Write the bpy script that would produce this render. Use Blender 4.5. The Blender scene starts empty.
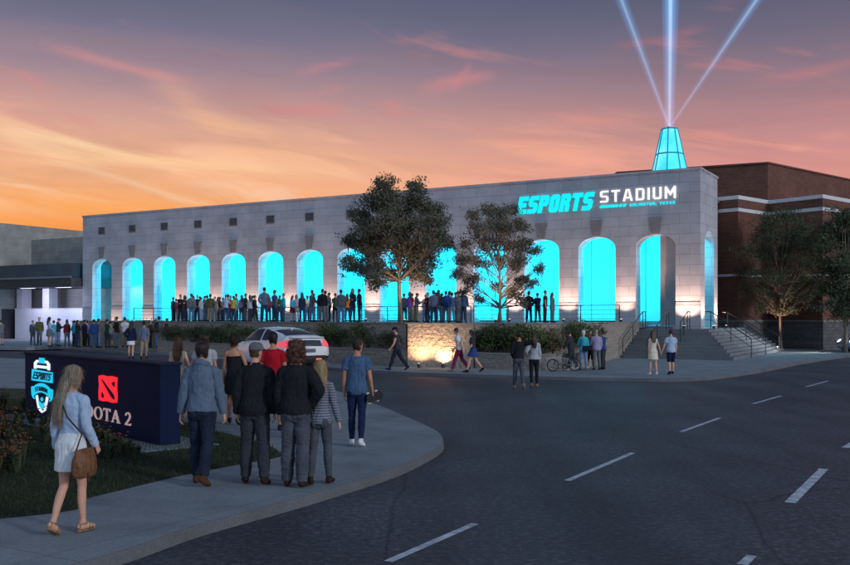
import bpy, bmesh, math, random
import numpy as np
from mathutils import Vector, Matrix, noise
R = math.radians
SC = bpy.context.scene
COL = SC.collection
rnd = random.Random(7)

# ------------------------------------------------------------------ camera geometry (eye 2.2 m above the road, level camera)
CAM_H, FPX, CX, HY = 2.2, 930.0, 425.0, 317.0
def G(px, py, z=0.0):
    Y = (CAM_H - z) * FPX / (py - HY)
    return Vector(((px - CX) / FPX * Y, Y, z))
def at(px, Y, z=0.0):
    return Vector(((px - CX) / FPX * Y, Y, z))

# ------------------------------------------------------------------ materials
MATS = {}
def lin(c):
    return tuple(((v / 255) / 12.92 if v / 255 <= 0.04045 else ((v / 255 + 0.055) / 1.055) ** 2.4) for v in c)
def new_mat(name):
    m = bpy.data.materials.new(name); m.use_nodes = True
    nt = m.node_tree
    b = nt.nodes['Principled BSDF']
    return m, nt, b
def N(nt, t, **kw):
    n = nt.nodes.new(t)
    for k, v in kw.items():
        if k.startswith('i_'):
            n.inputs[k[2:].replace('_', ' ')].default_value = v
        else:
            setattr(n, k, v)
    return n
def ramp(nt, fac, stops):
    r = nt.nodes.new('ShaderNodeValToRGB')
    el = r.color_ramp.elements
    while len(el) > 1: el.remove(el[-1])
    el[0].position = stops[0][0]; el[0].color = (*stops[0][1], 1)
    for p, c in stops[1:]:
        e = el.new(p); e.color = (*c, 1)
    if fac is not None: nt.links.new(fac, r.inputs[0])
    return r
def surf(name, c, rough=0.8, var=0.25, scale=6.0, bump=0.0, bscale=60.0, metal=0.0, spec=0.4, detail=5.0, c2=None, coat=0.0):
    """noise-varied surface: base colour c (linear), mottled towards c2 or darker/lighter by var"""
    if name in MATS: return MATS[name]
    m, nt, b = new_mat(name)
    tc = N(nt, 'ShaderNodeTexCoord')
    n1 = N(nt, 'ShaderNodeTexNoise'); n1.inputs['Scale'].default_value = scale; n1.inputs['Detail'].default_value = detail
    nt.links.new(tc.outputs['Object'], n1.inputs['Vector'])
    lo = tuple(v * (1 - var) for v in c); hi = tuple(min(1, v * (1 + var)) for v in (c2 or c))
    r = ramp(nt, n1.outputs['Fac'], [(0.3, lo), (0.7, hi)])
    nt.links.new(r.outputs[0], b.inputs['Base Color'])
    b.inputs['Roughness'].default_value = rough; b.inputs['Metallic'].default_value = metal
    b.inputs['Specular IOR Level'].default_value = spec
    if coat: b.inputs['Coat Weight'].default_value = coat; b.inputs['Coat Roughness'].default_value = 0.05
    if bump:
        n2 = N(nt, 'ShaderNodeTexNoise'); n2.inputs['Scale'].default_value = bscale; n2.inputs['Detail'].default_value = 4
        nt.links.new(tc.outputs['Object'], n2.inputs['Vector'])
        bp = N(nt, 'ShaderNodeBump'); bp.inputs['Strength'].default_value = bump; bp.inputs['Distance'].default_value = 0.02
        nt.links.new(n2.outputs['Fac'], bp.inputs['Height']); nt.links.new(bp.outputs[0], b.inputs['Normal'])
    MATS[name] = m
    return m
def glow(name, c, strength, var=0.0, scale=1.0):
    if name in MATS: return MATS[name]
    m, nt, b = new_mat(name)
    b.inputs['Base Color'].default_value = (*[v * 0.3 for v in c], 1)
    b.inputs['Emission Color'].default_value = (*c, 1)
    b.inputs['Emission Strength'].default_value = strength
    b.inputs['Roughness'].default_value = 0.5
    if var:
        tc = N(nt, 'ShaderNodeTexCoord'); n1 = N(nt, 'ShaderNodeTexNoise'); n1.inputs['Scale'].default_value = scale
        nt.links.new(tc.outputs['Object'], n1.inputs['Vector'])
        r = ramp(nt, n1.outputs['Fac'], [(0.3, tuple(v * (1 - var) for v in c)), (0.7, tuple(min(1.5, v * (1 + var)) for v in c))])
        nt.links.new(r.outputs[0], b.inputs['Emission Color'])
    MATS[name] = m
    return m
COLOURS = {  # sRGB picture colours -> cloth albedo
    'black': (36, 36, 41), 'charcoal': (56, 58, 66), 'grey': (105, 108, 115), 'pale grey': (168, 170, 176), 'white': (222, 222, 226),
    'navy': (30, 36, 66), 'dark blue': (30, 42, 74), 'blue': (44, 74, 130), 'light blue': (170, 188, 214), 'steel blue': (98, 110, 130), 'slate blue': (72, 96, 128),
    'teal': (28, 150, 166), 'turquoise': (60, 170, 190), 'green': (50, 92, 62), 'olive': (88, 88, 60), 'brown': (86, 58, 42), 'dark brown': (52, 38, 32),
    'tan': (150, 120, 92), 'beige': (196, 172, 150), 'cream': (220, 206, 184), 'red': (176, 24, 40), 'maroon': (104, 30, 44), 'burgundy': (132, 44, 78),
    'pink': (206, 130, 150), 'magenta': (176, 50, 110), 'purple': (120, 70, 150), 'lilac': (160, 146, 178), 'orange': (206, 116, 50), 'yellow': (206, 176, 80),
    'dark jeans': (36, 44, 60), 'jeans': (60, 74, 100), 'pale jeans': (120, 138, 168), 'grey jeans': (78, 80, 90), 'khaki': (150, 134, 108),
}
def fabric(colour):
    c = lin(COLOURS[colour])
    jean = 'jeans' in colour
    return surf('fabric_' + colour.replace(' ', '_'), c, rough=0.92, var=0.28 if jean else 0.14, scale=5 if jean else 9, bump=0.35, bscale=240, spec=0.15)
SKINS = {'fair': (212, 158, 134), 'tan': (184, 128, 100), 'brown': (122, 80, 60), 'dark': (78, 52, 42)}
def skin(k):
    m = surf('skin_' + k, lin(SKINS[k]), rough=0.55, var=0.1, scale=12, bump=0.08, bscale=180, spec=0.35)
    return m
HAIRS = {'black': (22, 18, 18), 'dark brown': (46, 32, 26), 'brown': (78, 50, 34), 'auburn': (88, 52, 36), 'blond': (176, 146, 104), 'ash blond': (154, 136, 116), 'grey': (150, 150, 152), 'white': (210, 208, 206)}
def hairm(k):
    n = 'hair_' + k.replace(' ', '_')
    if n in MATS: return MATS[n]
    c = lin(HAIRS[k])
    m, nt, b = new_mat(n)
    tc = N(nt, 'ShaderNodeTexCoord'); mp = N(nt, 'ShaderNodeMapping'); mp.inputs['Scale'].default_value = (70, 70, 7)
    n1 = N(nt, 'ShaderNodeTexNoise'); n1.inputs['Scale'].default_value = 2; n1.inputs['Detail'].default_value = 6
    nt.links.new(tc.outputs['Object'], mp.inputs[0]); nt.links.new(mp.outputs[0], n1.inputs['Vector'])
    r = ramp(nt, n1.outputs['Fac'], [(0.3, tuple(v * 0.5 for v in c)), (0.7, tuple(min(1, v * 1.5) for v in c))])
    nt.links.new(r.outputs[0], b.inputs['Base Color']); b.inputs['Roughness'].default_value = 0.5
    bp = N(nt, 'ShaderNodeBump'); bp.inputs['Strength'].default_value = 0.7; bp.inputs['Distance'].default_value = 0.01
    nt.links.new(n1.outputs['Fac'], bp.inputs['Height']); nt.links.new(bp.outputs[0], b.inputs['Normal'])
    MATS[n] = m
    return m

# ------------------------------------------------------------------ object helpers
def mesh_obj(name, me, m=None, parent=None):
    o = bpy.data.objects.new(name, me); COL.objects.link(o)
    if m is not None:
        if len(me.materials) == 0: me.materials.append(m)
        else:
            o.material_slots[0].link = 'OBJECT'; o.material_slots[0].material = m
    if parent is not None: o.parent = parent
    return o
def empty(name, loc=(0, 0, 0), rz=0.0, scale=1.0):
    o = bpy.data.objects.new(name, None); COL.objects.link(o)
    o.location = loc; o.rotation_euler = (0, 0, rz); o.scale = (scale,) * 3
    o.empty_display_size = 0.2
    return o
def tag(o, label, cat, group=None):
    o['label'] = label; o['category'] = cat
    if group: o['group'] = group
    return o
def struct(o, kind='structure', label=None):
    o['kind'] = kind
    if label: o['label'] = label
    return o

class Geo:
    """collects polygons, then becomes ONE mesh"""
    def __init__(s): s.v = []; s.f = []
    def add(s, vs, fs):
        k = len(s.v); s.v += [Vector(v) for v in vs]; s.f += [[i + k for i in f] for f in fs]
    def box(s, x0, y0, z0, x1, y1, z1, M=None):
        vs = [Vector(p) for p in ((x0, y0, z0), (x1, y0, z0), (x1, y1, z0), (x0, y1, z0), (x0, y0, z1), (x1, y0, z1), (x1, y1, z1), (x0, y1, z1))]
        if M is not None: vs = [M @ v for v in vs]
        s.add(vs, [(0, 3, 2, 1), (4, 5, 6, 7), (0, 1, 5, 4), (1, 2, 6, 5), (2, 3, 7, 6), (3, 0, 4, 7)])
    def prism(s, poly, z0, z1):
        n = len(poly)
        a = sum(poly[i][0] * poly[(i + 1) % n][1] - poly[(i + 1) % n][0] * poly[i][1] for i in range(n))
        if a < 0: poly = poly[::-1]
        vs = [(p[0], p[1], z0) for p in poly] + [(p[0], p[1], z1) for p in poly]
        s.add(vs, [list(range(n))[::-1], list(range(n, 2 * n))] + [(i, (i + 1) % n, (i + 1) % n + n, i + n) for i in range(n)])
    def tube(s, pts, side=(1, 0, 0), n=12, cap=True):
        side = Vector(side); P = [Vector(p[0]) for p in pts]; k0 = len(s.v); m = len(P)
        for i in range(m):
            t = (P[min(i + 1, m - 1)] - P[max(i - 1, 0)])
            t = t.normalized() if t.length > 1e-9 else Vector((0, 0, 1))
            sd = side
            if abs(sd.normalized().dot(t)) > 0.95: sd = Vector((0, 1, 0)) if abs(t.y) < 0.9 else Vector((0, 0, 1))
            xa = (sd - t * sd.dot(t)).normalized(); ya = t.cross(xa)
            rx = pts[i][1]; ry = pts[i][2] if len(pts[i]) > 2 else rx
            for j in range(n):
                a = 2 * math.pi * j / n
                s.v.append(P[i] + xa * (rx * math.cos(a)) + ya * (ry * math.sin(a)))
        for i in range(m - 1):
            for j in range(n):
                a = k0 + i * n + j; b = k0 + i * n + (j + 1) % n
                s.f.append([a, b, b + n, a + n])
        if cap:
            s.f.append([k0 + j for j in range(n)][::-1]); s.f.append([k0 + (m - 1) * n + j for j in range(n)])
    def ball(s, c, rx, ry=None, rz=None, M=None, n=12, m=8):
        ry = rx if ry is None else ry; rz = rx if rz is None else rz
        c = Vector(c); vs = [Vector((0, 0, -rz))]
        for i in range(1, m):
            ph = -math.pi / 2 + math.pi * i / m
            for j in range(n):
                a = 2 * math.pi * j / n
                vs.append(Vector((rx * math.cos(ph) * math.cos(a), ry * math.cos(ph) * math.sin(a), rz * math.sin(ph))))
        vs.append(Vector((0, 0, rz)))
        fs = [(0, 1 + (j + 1) % n, 1 + j) for j in range(n)]
        for i in range(m - 2):
            for j in range(n):
                a = 1 + i * n + j; b = 1 + i * n + (j + 1) % n
                fs.append((a, b, b + n, a + n))
        L = len(vs) - 1; q = 1 + (m - 2) * n
        fs += [(q + j, q + (j + 1) % n, L) for j in range(n)]
        if M is not None: vs = [M @ v for v in vs]
        s.add([v + c for v in vs], fs)
    def mesh(s, name='mesh', smooth=False):
        me = bpy.data.meshes.new(name)
        me.from_pydata([tuple(v) for v in s.v], [], s.f); me.update()
        if smooth: me.polygons.foreach_set('use_smooth', [True] * len(me.polygons))
        return me
    def build(s, name, m, parent=None, smooth=False, bevel=0.0):
        o = mesh_obj(name, s.mesh(name, smooth), m, parent)
        if bevel:
            b = o.modifiers.new('edge', 'BEVEL'); b.width = bevel; b.segments = 2; b.limit_method = 'ANGLE'; b.angle_limit = R(40)
        return o
def bar(g, a, b, r, n=8):
    g.tube([(a, r), (b, r)], side=(1, 0.13, 0.07), n=n)
def smooth_line(pts, k=8, closed=False):
    """Catmull-Rom through 2-D points"""
    P = [Vector((p[0], p[1])) for p in pts]; out = []; n = len(P)
    for i in range(n if closed else n - 1):
        if closed: p0, p1, p2, p3 = P[i - 1], P[i], P[(i + 1) % n], P[(i + 2) % n]
        else: p0, p1, p2, p3 = P[max(i - 1, 0)], P[i], P[i + 1], P[min(i + 2, n - 1)]
        for j in range(k):
            t = j / k
            out.append(0.5 * ((2 * p1) + (p2 - p0) * t + (2 * p0 - 5 * p1 + 4 * p2 - p3) * t * t + (3 * p1 - p0 - 3 * p2 + p3) * t ** 3))
    if not closed: out.append(P[-1])
    return [(v.x, v.y) for v in out]
def poly_fill(name, loops, z, m, parent=None, extrude=0.0, M=None, bevel=0.0):
    """filled 2-D outline(s) with holes -> ONE mesh; loops in (x, y)"""
    cu = bpy.data.curves.new(name, 'CURVE'); cu.dimensions = '2D'; cu.fill_mode = 'BOTH'; cu.extrude = extrude
    for lp in loops:
        sp = cu.splines.new('POLY'); sp.points.add(len(lp) - 1)
        for i, p in enumerate(lp): sp.points[i].co = (p[0], p[1], 0, 1)
        sp.use_cyclic_u = True
    o = bpy.data.objects.new(name, cu); COL.objects.link(o)
    bpy.context.view_layer.update()
    me = bpy.data.meshes.new_from_object(o.evaluated_get(bpy.context.evaluated_depsgraph_get()))
    bpy.data.objects.remove(o); bpy.data.curves.remove(cu)
    T = Matrix.Translation((0, 0, z))
    me.transform((M @ T) if M is not None else T)
    me.materials.clear()
    return mesh_obj(name, me, m, parent)

# ------------------------------------------------------------------ voxel union of overlapping shapes -> one continuous surface
def fuse(g, voxel=0.01, smooth=3, wrinkle=0.0, freq=14.0, stretch=(1, 1, 1), seed=0.0, post=None):
    me = g.mesh('fuse')
    o = bpy.data.objects.new('fuse', me); COL.objects.link(o)
    r = o.modifiers.new('r', 'REMESH'); r.mode = 'VOXEL'; r.voxel_size = voxel; r.use_smooth_shade = True
    if smooth:
        q = o.modifiers.new('s', 'SMOOTH'); q.factor = 0.5; q.iterations = smooth
    bpy.context.view_layer.update()
    out = bpy.data.meshes.new_from_object(o.evaluated_get(bpy.context.evaluated_depsgraph_get()))
    bpy.data.objects.remove(o); bpy.data.meshes.remove(me)
    if wrinkle:
        n = len(out.vertices); co = np.empty(n * 3, 'f'); out.vertices.foreach_get('co', co); co = co.reshape(-1, 3)
        no = np.empty(n * 3, 'f'); out.vertex_normals.foreach_get('vector', no); no = no.reshape(-1, 3)
        d = np.empty(n, 'f'); nz = noise.noise
        for i in range(n):
            p = Vector((co[i, 0] * freq * stretch[0] + seed, co[i, 1] * freq * stretch[1], co[i, 2] * freq * stretch[2]))
            a = nz(p); d[i] = (1 - 2.2 * abs(a)) * 0.6 + 0.6 * nz(p * 0.45)
        edge = np.clip((co[:, 2] - co[:, 2].min()) / .05, .08, 1)     # hems stay clean
        co += no * (d * edge * wrinkle)[:, None]
        out.vertices.foreach_set('co', co.ravel()); out.update()
    out.polygons.foreach_set('use_smooth', [True] * len(out.polygons))
    out.materials.clear()
    return out
# ------------------------------------------------------------------ people
# a person is an Empty at the feet > body (one continuous surface), hair, clothing. Built facing +Y at 1.75 m.
def rotx(a): return Matrix.Rotation(a, 3, 'X')
def rotz(a): return Matrix.Rotation(a, 3, 'Z')

class Pose:
    def __init__(s, sp):
        s.sp = sp; s.fem = sp.get('fem', False)
        s.lean = R(sp.get('lean', 2)); s.twist = R(sp.get('twist', 0)); s.side_lean = R(sp.get('tilt', 0))
        s.girth = sp.get('girth', 1.0)
        self = s
        s.leg = {}
        sgn = {'l': -1, 'r': 1}
        for k in 'lr':
            a, kn, spl, fp = sp['legs'][k]
            a, kn, spl, fp = R(a), R(kn), R(spl), R(fp)
            H = Vector((sgn[k] * 0.088, 0, 0.905))
            d1 = Vector((sgn[k] * math.sin(spl), math.sin(a), -math.cos(a))).normalized()
            K = H + d1 * 0.425
            d2 = Vector((sgn[k] * math.sin(spl) * 0.6, math.sin(a - kn), -math.cos(a - kn))).normalized()
            A = K + d2 * 0.405
            yaw = sgn[k] * R(sp.get('toe', 9))
            fw = Vector((math.sin(yaw) * math.cos(fp), math.cos(yaw) * math.cos(fp), -math.sin(fp)))
            sd = Vector((math.cos(yaw), -math.sin(yaw), 0)); up = sd.cross(fw)
            s.leg[k] = dict(H=H, K=K, A=A, fw=fw, sd=sd, up=up)
        zmin = min(min((L['A'] - L['up'] * 0.083 + L['fw'] * q).z for q in (-0.05, 0.0, 0.15)) for L in s.leg.values())
        s.dz = -zmin
        for L in s.leg.values():
            for q in 'HKA': L[q] = L[q] + Vector((0, 0, s.dz))
        s.pel = 0.95 + s.dz
        s.sw = sp.get('sw', 0.156 if s.fem else 0.178)  # half shoulder
        s.arm = {}
        for k in 'lr':
            sg = sgn[k]; q = sp['arms'][k]
            S = s.U(Vector((sg * s.sw, -0.01, 1.392)))
            if isinstance(q, dict):
                T = s.U(Vector(q['to'])) if q.get('body', True) else Vector(q['to']) + Vector((0, 0, s.dz))
                l1, l2 = 0.285, 0.25
                d = T - S; L = min(d.length, l1 + l2 - 0.004); d.normalize(); T = S + d * L
                c = (l1 * l1 + L * L - l2 * l2) / (2 * L); h = math.sqrt(max(0, l1 * l1 - c * c))
                hint = Vector(q.get('hint', (sg * 0.6, -0.8, -0.3))); hint = (hint - d * hint.dot(d)).normalized()
                E = S + d * c + hint * h; W = T
                fd = (W - E).normalized()
            else:
                sw_, ab, el, inn = [R(x) for x in q[:4]]
                d1 = Vector((sg * math.sin(ab), math.sin(sw_) * math.cos(ab), -math.cos(sw_) * math.cos(ab)))
                d1 = s.Ur(d1, 1.415); E = S + d1 * 0.285
                fd = Vector((sg * (math.sin(ab) * 0.6 - math.sin(inn)), math.sin(sw_ + el), -math.cos(sw_ + el))).normalized()
                fd = s.Ur(fd, 1.415); W = E + fd * 0.25
            n = Vector((-sg, 0, 0)); n = s.Ur(n, 1.4)
            if isinstance(q, dict) and 'palm' in q: n = Vector(q['palm'])
            n = (n - fd * n.dot(fd))
            n = n.normalized() if n.length > 1e-3 else Vector((0, -1, 0))
            th = Vector((0, 1, 0)); th = s.Ur(th, 1.4)
            if isinstance(q, dict) and 'thumb' in q: th = Vector(q['thumb'])
            t = fd.cross(n)
            if t.dot(th) < 0: t = -t
            s.arm[k] = dict(S=S, E=E, W=W, d=fd, n=n, t=t, sg=sg, grip=(sp.get('grip') or '').find(k) >= 0)
        s.hy, s.hp, s.hr = [R(x) for x in (sp.get('head', (0, 0)) + (0,))[:3]]
    def fac(s, z): return min(1, max(0, (z - 0.95) / 0.35))
    def Ur(s, v, z):
        f = s.fac(z)
        return rotz(s.twist * f) @ (Matrix.Rotation(s.side_lean * f, 3, 'Y') @ (rotx(-s.lean * f) @ v))
    def U(s, p):
        q = Vector(p); piv = Vector((0, 0, 0.95))
        return s.Ur(q - piv, q.z) + piv + Vector((0, 0, s.dz))
    def Hd(s, p):
        """head space: p as for an upright head at the 1.75 m figure"""
        piv = Vector((0, -0.01, 1.54)); q = Vector(p) - piv
        q = rotz(s.hy) @ (Matrix.Rotation(s.hr, 3, 'Y') @ (rotx(-s.hp) @ q))
        return s.U(q + piv)
    def ring(s, z, rx, ry, yo=0.0):
        p = s.U(Vector((0, yo, z))); return (p, rx, ry)

TORSO_M = [(0.80, .10, .085, -.005), (0.86, .155, .112, -.01), (0.92, .168, .122, -.012), (1.0, .158, .112, 0), (1.08, .148, .104, .004), (1.17, .156, .108, .004), (1.27, .175, .118, .002), (1.35, .180, .116, -.004), (1.405, .150, .098, -.010), (1.44, .105, .08, -.014), (1.475, .075, .066, -.012), (1.50, .058, .058, -.008)]
TORSO_F = [(0.80, .10, .088, -.008), (0.86, .16, .118, -.014), (0.92, .170, .125, -.014), (1.0, .148, .106, 0), (1.08, .122, .088, .004), (1.17, .130, .092, .004), (1.27, .150, .106, .006), (1.35, .158, .102, -.002), (1.405, .132, .086, -.010), (1.44, .090, .07, -.014), (1.475, .064, .056, -.012), (1.50, .049, .050, -.008)]
def torso_rings(P, z0, z1, infl, flare=0.0):
    T = TORSO_F if P.fem else TORSO_M
    zs = [t[0] for t in T]
    def f(z):
        r = [np.interp(z, zs, [t[i] for t in T]) for i in (1, 2, 3)]
        return r
    out = []
    n = max(3, int((z1 - z0) / 0.045) + 1)
    for i in range(n + 1):
        z = z0 + (z1 - z0) * i / n
        rx, ry, yo = f(z); g = P.girth if z < 1.3 else 1 + (P.girth - 1) * 0.5
        fl = flare * max(0, (1.12 - z)) / 0.3
        out.append(P.ring(z, rx * g + infl + fl, ry * g + infl + fl, yo))
    return out
def shoulders(g, P, infl):
    for k in 'lr':
        a = P.arm[k]; S = a['S']
        d = (a['E'] - S).normalized()
        g.ball(S + Vector((0, 0, -0.012)), 0.050 + infl, 0.054 + infl, 0.054 + infl)
        mid = P.U(Vector((a['sg'] * 0.07, -0.014, 1.418)))
        g.tube([(mid, .052 + infl, .046 + infl), (S + Vector((0, 0, -.008)), .05 + infl, .046 + infl)], side=(0, 1, 0))
def arm_tube(g, P, k, f0, f1, infl, n=12):
    a = P.arm[k]; S, E, W = a['S'], a['E'], a['W']; m = 0.86 if P.fem else 1.0
    prof = [(0, .052), (.12, .054), (.3, .049), (.45, .042), (.5, .041), (.58, .043), (.7, .039), (.88, .03), (1.0, .0265)]
    pts = []
    for i in range(15):
        f = f0 + (f1 - f0) * i / 14
        p = S.lerp(E, f / 0.5) if f <= 0.5 else E.lerp(W, (f - 0.5) / 0.5)
        r = float(np.interp(f, [q[0] for q in prof], [q[1] for q in prof])) * m + infl
        pts.append((p, r, r))
    g.tube(pts, side=(0.2, 1, 0.1), n=n)
    if f0 < 0.5 < f1: g.ball(E, .041 * m + infl)
def leg_tube(g, P, k, f0, f1, infl, loose=0.0, n=14):
    L = P.leg[k]; H, K, A = L['H'], L['K'], L['A']; m = 1.0 if not P.fem else 0.95
    m *= P.girth
    prof = [(0, .092), (.2, .084), (.42, .062), (.5, .056), (.56, .054), (.66, .057), (.8, .047), (.94, .036), (1.0, .036)]
    pts = []
    for i in range(19):
        f = f0 + (f1 - f0) * i / 18
        p = H.lerp(K, f / 0.5) if f <= 0.5 else K.lerp(A, (f - 0.5) / 0.5)
        if 0.5 < f < 0.9: p = p - Vector((0, 0.012 * math.sin((f - .5) / .4 * math.pi), 0))
        r = float(np.interp(f, [q[0] for q in prof], [q[1] for q in prof])) * m + infl + loose * min(1, f * 1.2)
        pts.append((p, r, r * 1.05))
    g.tube(pts, side=(1, 0, 0), n=n)
    if f0 < 0.5 < f1: g.ball(K, .056 * m + infl + loose * 0.6)
def foot(g, P, k, infl=0.0, sole=0.0):
    L = P.leg[k]; A, fw, up, sd = L['A'], L['fw'], L['up'], L['sd']
    base = A - up * (0.075 + sole)
    prof = [(-.068, .018, .022), (-.055, .03, .036), (-.02, .036, .05), (.03, .038, .046), (.08, .043, .033), (.12, .045, .026), (.155, .038, .021), (.178, .022, .014)]
    g.tube([(base + fw * (q * (1 + infl * 3)) + up * (ry + infl * .6), rx + infl, ry + infl) for q, rx, ry in prof], side=sd, n=12)
    g.tube([(A + up * .03, .038 + infl), (base + up * 0.04, .038 + infl, .045 + infl)], side=sd)
def hand(g, P, k):
    a = P.arm[k]; W, d, n, t = a['W'], a['d'], a['n'], a['t']; m = 0.92 if P.fem else 1.0
    g.tube([(W - d * .02, .027 * m, .021 * m), (W + d * .02, .030 * m, .018 * m), (W + d * .055, .039 * m, .016 * m), (W + d * .088, .040 * m, .014 * m)], side=t, n=12)
    c1, c2 = (R(62), R(80)) if a['grip'] else (R(18), R(30))
    for o, L, ex in ((.029, .072, 0), (.010, .082, 5), (-.010, .076, 9), (-.028, .058, 14)):
        p = W + d * (.084 * m) + t * (o * m); c = 0; pts = [(p - d * .02, .0098 * m)]
        pts.append((p, .0095 * m))
        for seg, cc in ((.42, c1 + R(ex)), (.33, c2), (.25, c2 * .7)):
            c += cc; p = p + (d * math.cos(c) + n * math.sin(c) + t * (o * 0.8)) * (L * seg * m); pts.append((p, .0088 * m))
        g.tube(pts, side=t, n=8)
    p = W + d * .022 + t * (.028 * m); e = (d * .72 + t * .55 + n * .35).normalized(); pts = [(p - e * .012, .013 * m), (p, .013 * m)]
    p = p + e * .042 * m; pts.append((p, .0115 * m))
    e = (d * .85 + t * .12 + n * (.7 if a['grip'] else .4)).normalized(); p = p + e * .028 * m; pts.append((p, .0095 * m)); pts.append((p + e * .01, .006 * m))
    g.tube(pts, side=n, n=8)
HEAD = [(1.522, .052, .022, .022), (1.532, .047, .038, .036), (1.548, .038, .050, .050), (1.575, .022, .060, .074), (1.61, .010, .067, .089), (1.65, .003, .0735, .097), (1.685, -.003, .0755, .099), (1.715, -.007, .070, .090), (1.737, -.010, .054, .068), (1.750, -.012, .030, .038), (1.754, -.012, .012, .014)]
def head(g, P, infl=0.0):
    m = 0.97 if P.fem else 1.0
    up = P.Hd((0, 0, 1.7)) - P.Hd((0, 0, 1.6))
    sd = P.Hd((1, 0, 1.6)) - P.Hd((0, 0, 1.6))
    g.tube([(P.Hd((0, y, z)), rx * m + infl, ry * m + infl) for z, y, rx, ry in HEAD], side=sd, n=16)
    g.tube([(P.U((0, -.012, 1.43)), .064 * m, .062 * m), (P.U((0, -.008, 1.50)), .056 * m, .057 * m), (P.Hd((0, .0, 1.59)), .054 * m, .058 * m)], side=sd)
    g.tube([(P.Hd((0, .092, 1.662)), .009, .010), (P.Hd((0, .098, 1.635)), .010, .011), (P.Hd((0, .105, 1.616)), .014, .011), (P.Hd((0, .100, 1.604)), .012, .010)], side=sd, n=8)
    g.tube([(P.Hd((-.02, .086, 1.573)), .006), (P.Hd((0, .097, 1.575)), .010), (P.Hd((.02, .086, 1.573)), .006)], side=up, n=8)
    g.tube([(P.Hd((-.042, .080, 1.672)), .008), (P.Hd((0, .092, 1.672)), .009), (P.Hd((.042, .080, 1.672)), .008)], side=up, n=8)
    M = (rotz(P.twist) @ rotz(P.hy))
    for q in (-1, 1): g.ball(P.Hd((q * .077 * m, -.008, 1.632)), .010, .019, .030, M=M)

def body_mesh(P, vox):
    g = Geo()
    g.tube(torso_rings(P, 0.80, 1.50, 0.0), n=20)
    shoulders(g, P, 0.0)
    for k in 'lr':
        arm_tube(g, P, k, 0, 1.0, 0); hand(g, P, k); leg_tube(g, P, k, 0, 1.0, 0); foot(g, P, k)
    for q in (-1, 1):
        g.ball(Vector((q * .072, -.062, .885 + P.dz)), .082, .075, .09)
        if P.fem: g.ball(P.U((q * .068, .085, 1.275)), .055, .045, .055)
    head(g, P)
    return fuse(g, vox, 2)
def top_mesh(P, vox, hem=0.88, infl=0.018, sleeve=1.0, neck=1.46, hood=False, collar=False, wr=0.006, flare=0.010, cuff=0.0, seed=0):
    g = Geo()
    g.tube(torso_rings(P, hem, neck, infl, flare), n=20)
    if sleeve > 0:
        shoulders(g, P, infl * 0.8)
        for k in 'lr': arm_tube(g, P, k, 0, sleeve, infl * 0.75 + cuff)
    if P.fem and neck > 1.3:
        for q in (-1, 1): g.ball(P.U((q * .066, .088, 1.272)), .055 + infl * .6, .045 + infl * .6, .055 + infl * .6)
    if hood:
        pts = []
        for i in range(11):
            a = math.pi * (i / 10) + math.pi
            x = .098 * math.cos(a); y = -.02 + .085 * math.sin(a)
            pts.append((P.U((x, y, 1.475 - .03 * math.sin(a))), .028 + .018 * abs(math.sin(a)), .03 + .016 * abs(math.sin(a))))
        g.tube(pts, side=(0, 0, 1))
        g.ball(P.U((0, -.105, 1.425)), .085, .042, .075)
    if collar:
        g.tube([(P.U((0, -.012, 1.43)), .085, .082), (P.U((0, -.006, 1.505)), .07, .07)], side=(1, 0, 0))
    if P.sp.get('scarf'):
        pass
    return fuse(g, vox, 3, wr, 15, (1, 1, .75), seed)
def bottom_mesh(P, vox, to=0.97, infl=0.012, loose=0.006, waist=1.03, wr=0.005, seed=0):
    g = Geo()
    g.tube(torso_rings(P, 0.80, waist, infl), n=20)
    for k in 'lr': leg_tube(g, P, k, 0, to, infl, loose)
    for q in (-1, 1): g.ball(Vector((q * .072, -.060, .885 + P.dz)), .082 + infl, .075 + infl, .09 + infl)
    return fuse(g, vox, 3, wr, 13, (1, 1, 1.7), seed)
def skirt_mesh(P, vox, hem=0.62, waist=1.05, flare=0.03, infl=0.020, top=None, wr=0.004, seed=0, straps=False):
    g = Geo()
    mx = sum((L['K'] for L in P.leg.values()), Vector()) / 2
    spread = max(abs(L['K'].y) for L in P.leg.values()) * (0.95 - hem) / 0.42
    sx = max(abs(L['K'].x) for L in P.leg.values())
    pts = []
    for i in range(8):
        f = i / 7; z = hem + (0.90 - hem) * f
        rx = max(.172, (sx + .075) * (1 - f) + .172 * f) + infl + flare * (1 - f); ry = .128 + infl + (spread * .75 + flare) * (1 - f)
        pts.append((Vector((0, -.012 * f, z + P.dz)), rx * P.girth, ry * P.girth))
    pts += torso_rings(P, 0.93, top or waist, infl)
    g.tube(pts, n=24)
    for q in (-1, 1): g.ball(Vector((q * .070, -.060, .90 + P.dz)), .080 + infl, .074 + infl, .085 + infl)
    if top and top > 1.25:
        for q in (-1, 1): g.ball(P.U((q * .066, .088, 1.272)), .055 + infl * .6, .045 + infl * .6, .055 + infl * .6)
    if straps: shoulders(g, P, .008)
    return fuse(g, vox, 3, wr, 12, (1.6, 1.6, .5), seed)
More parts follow.
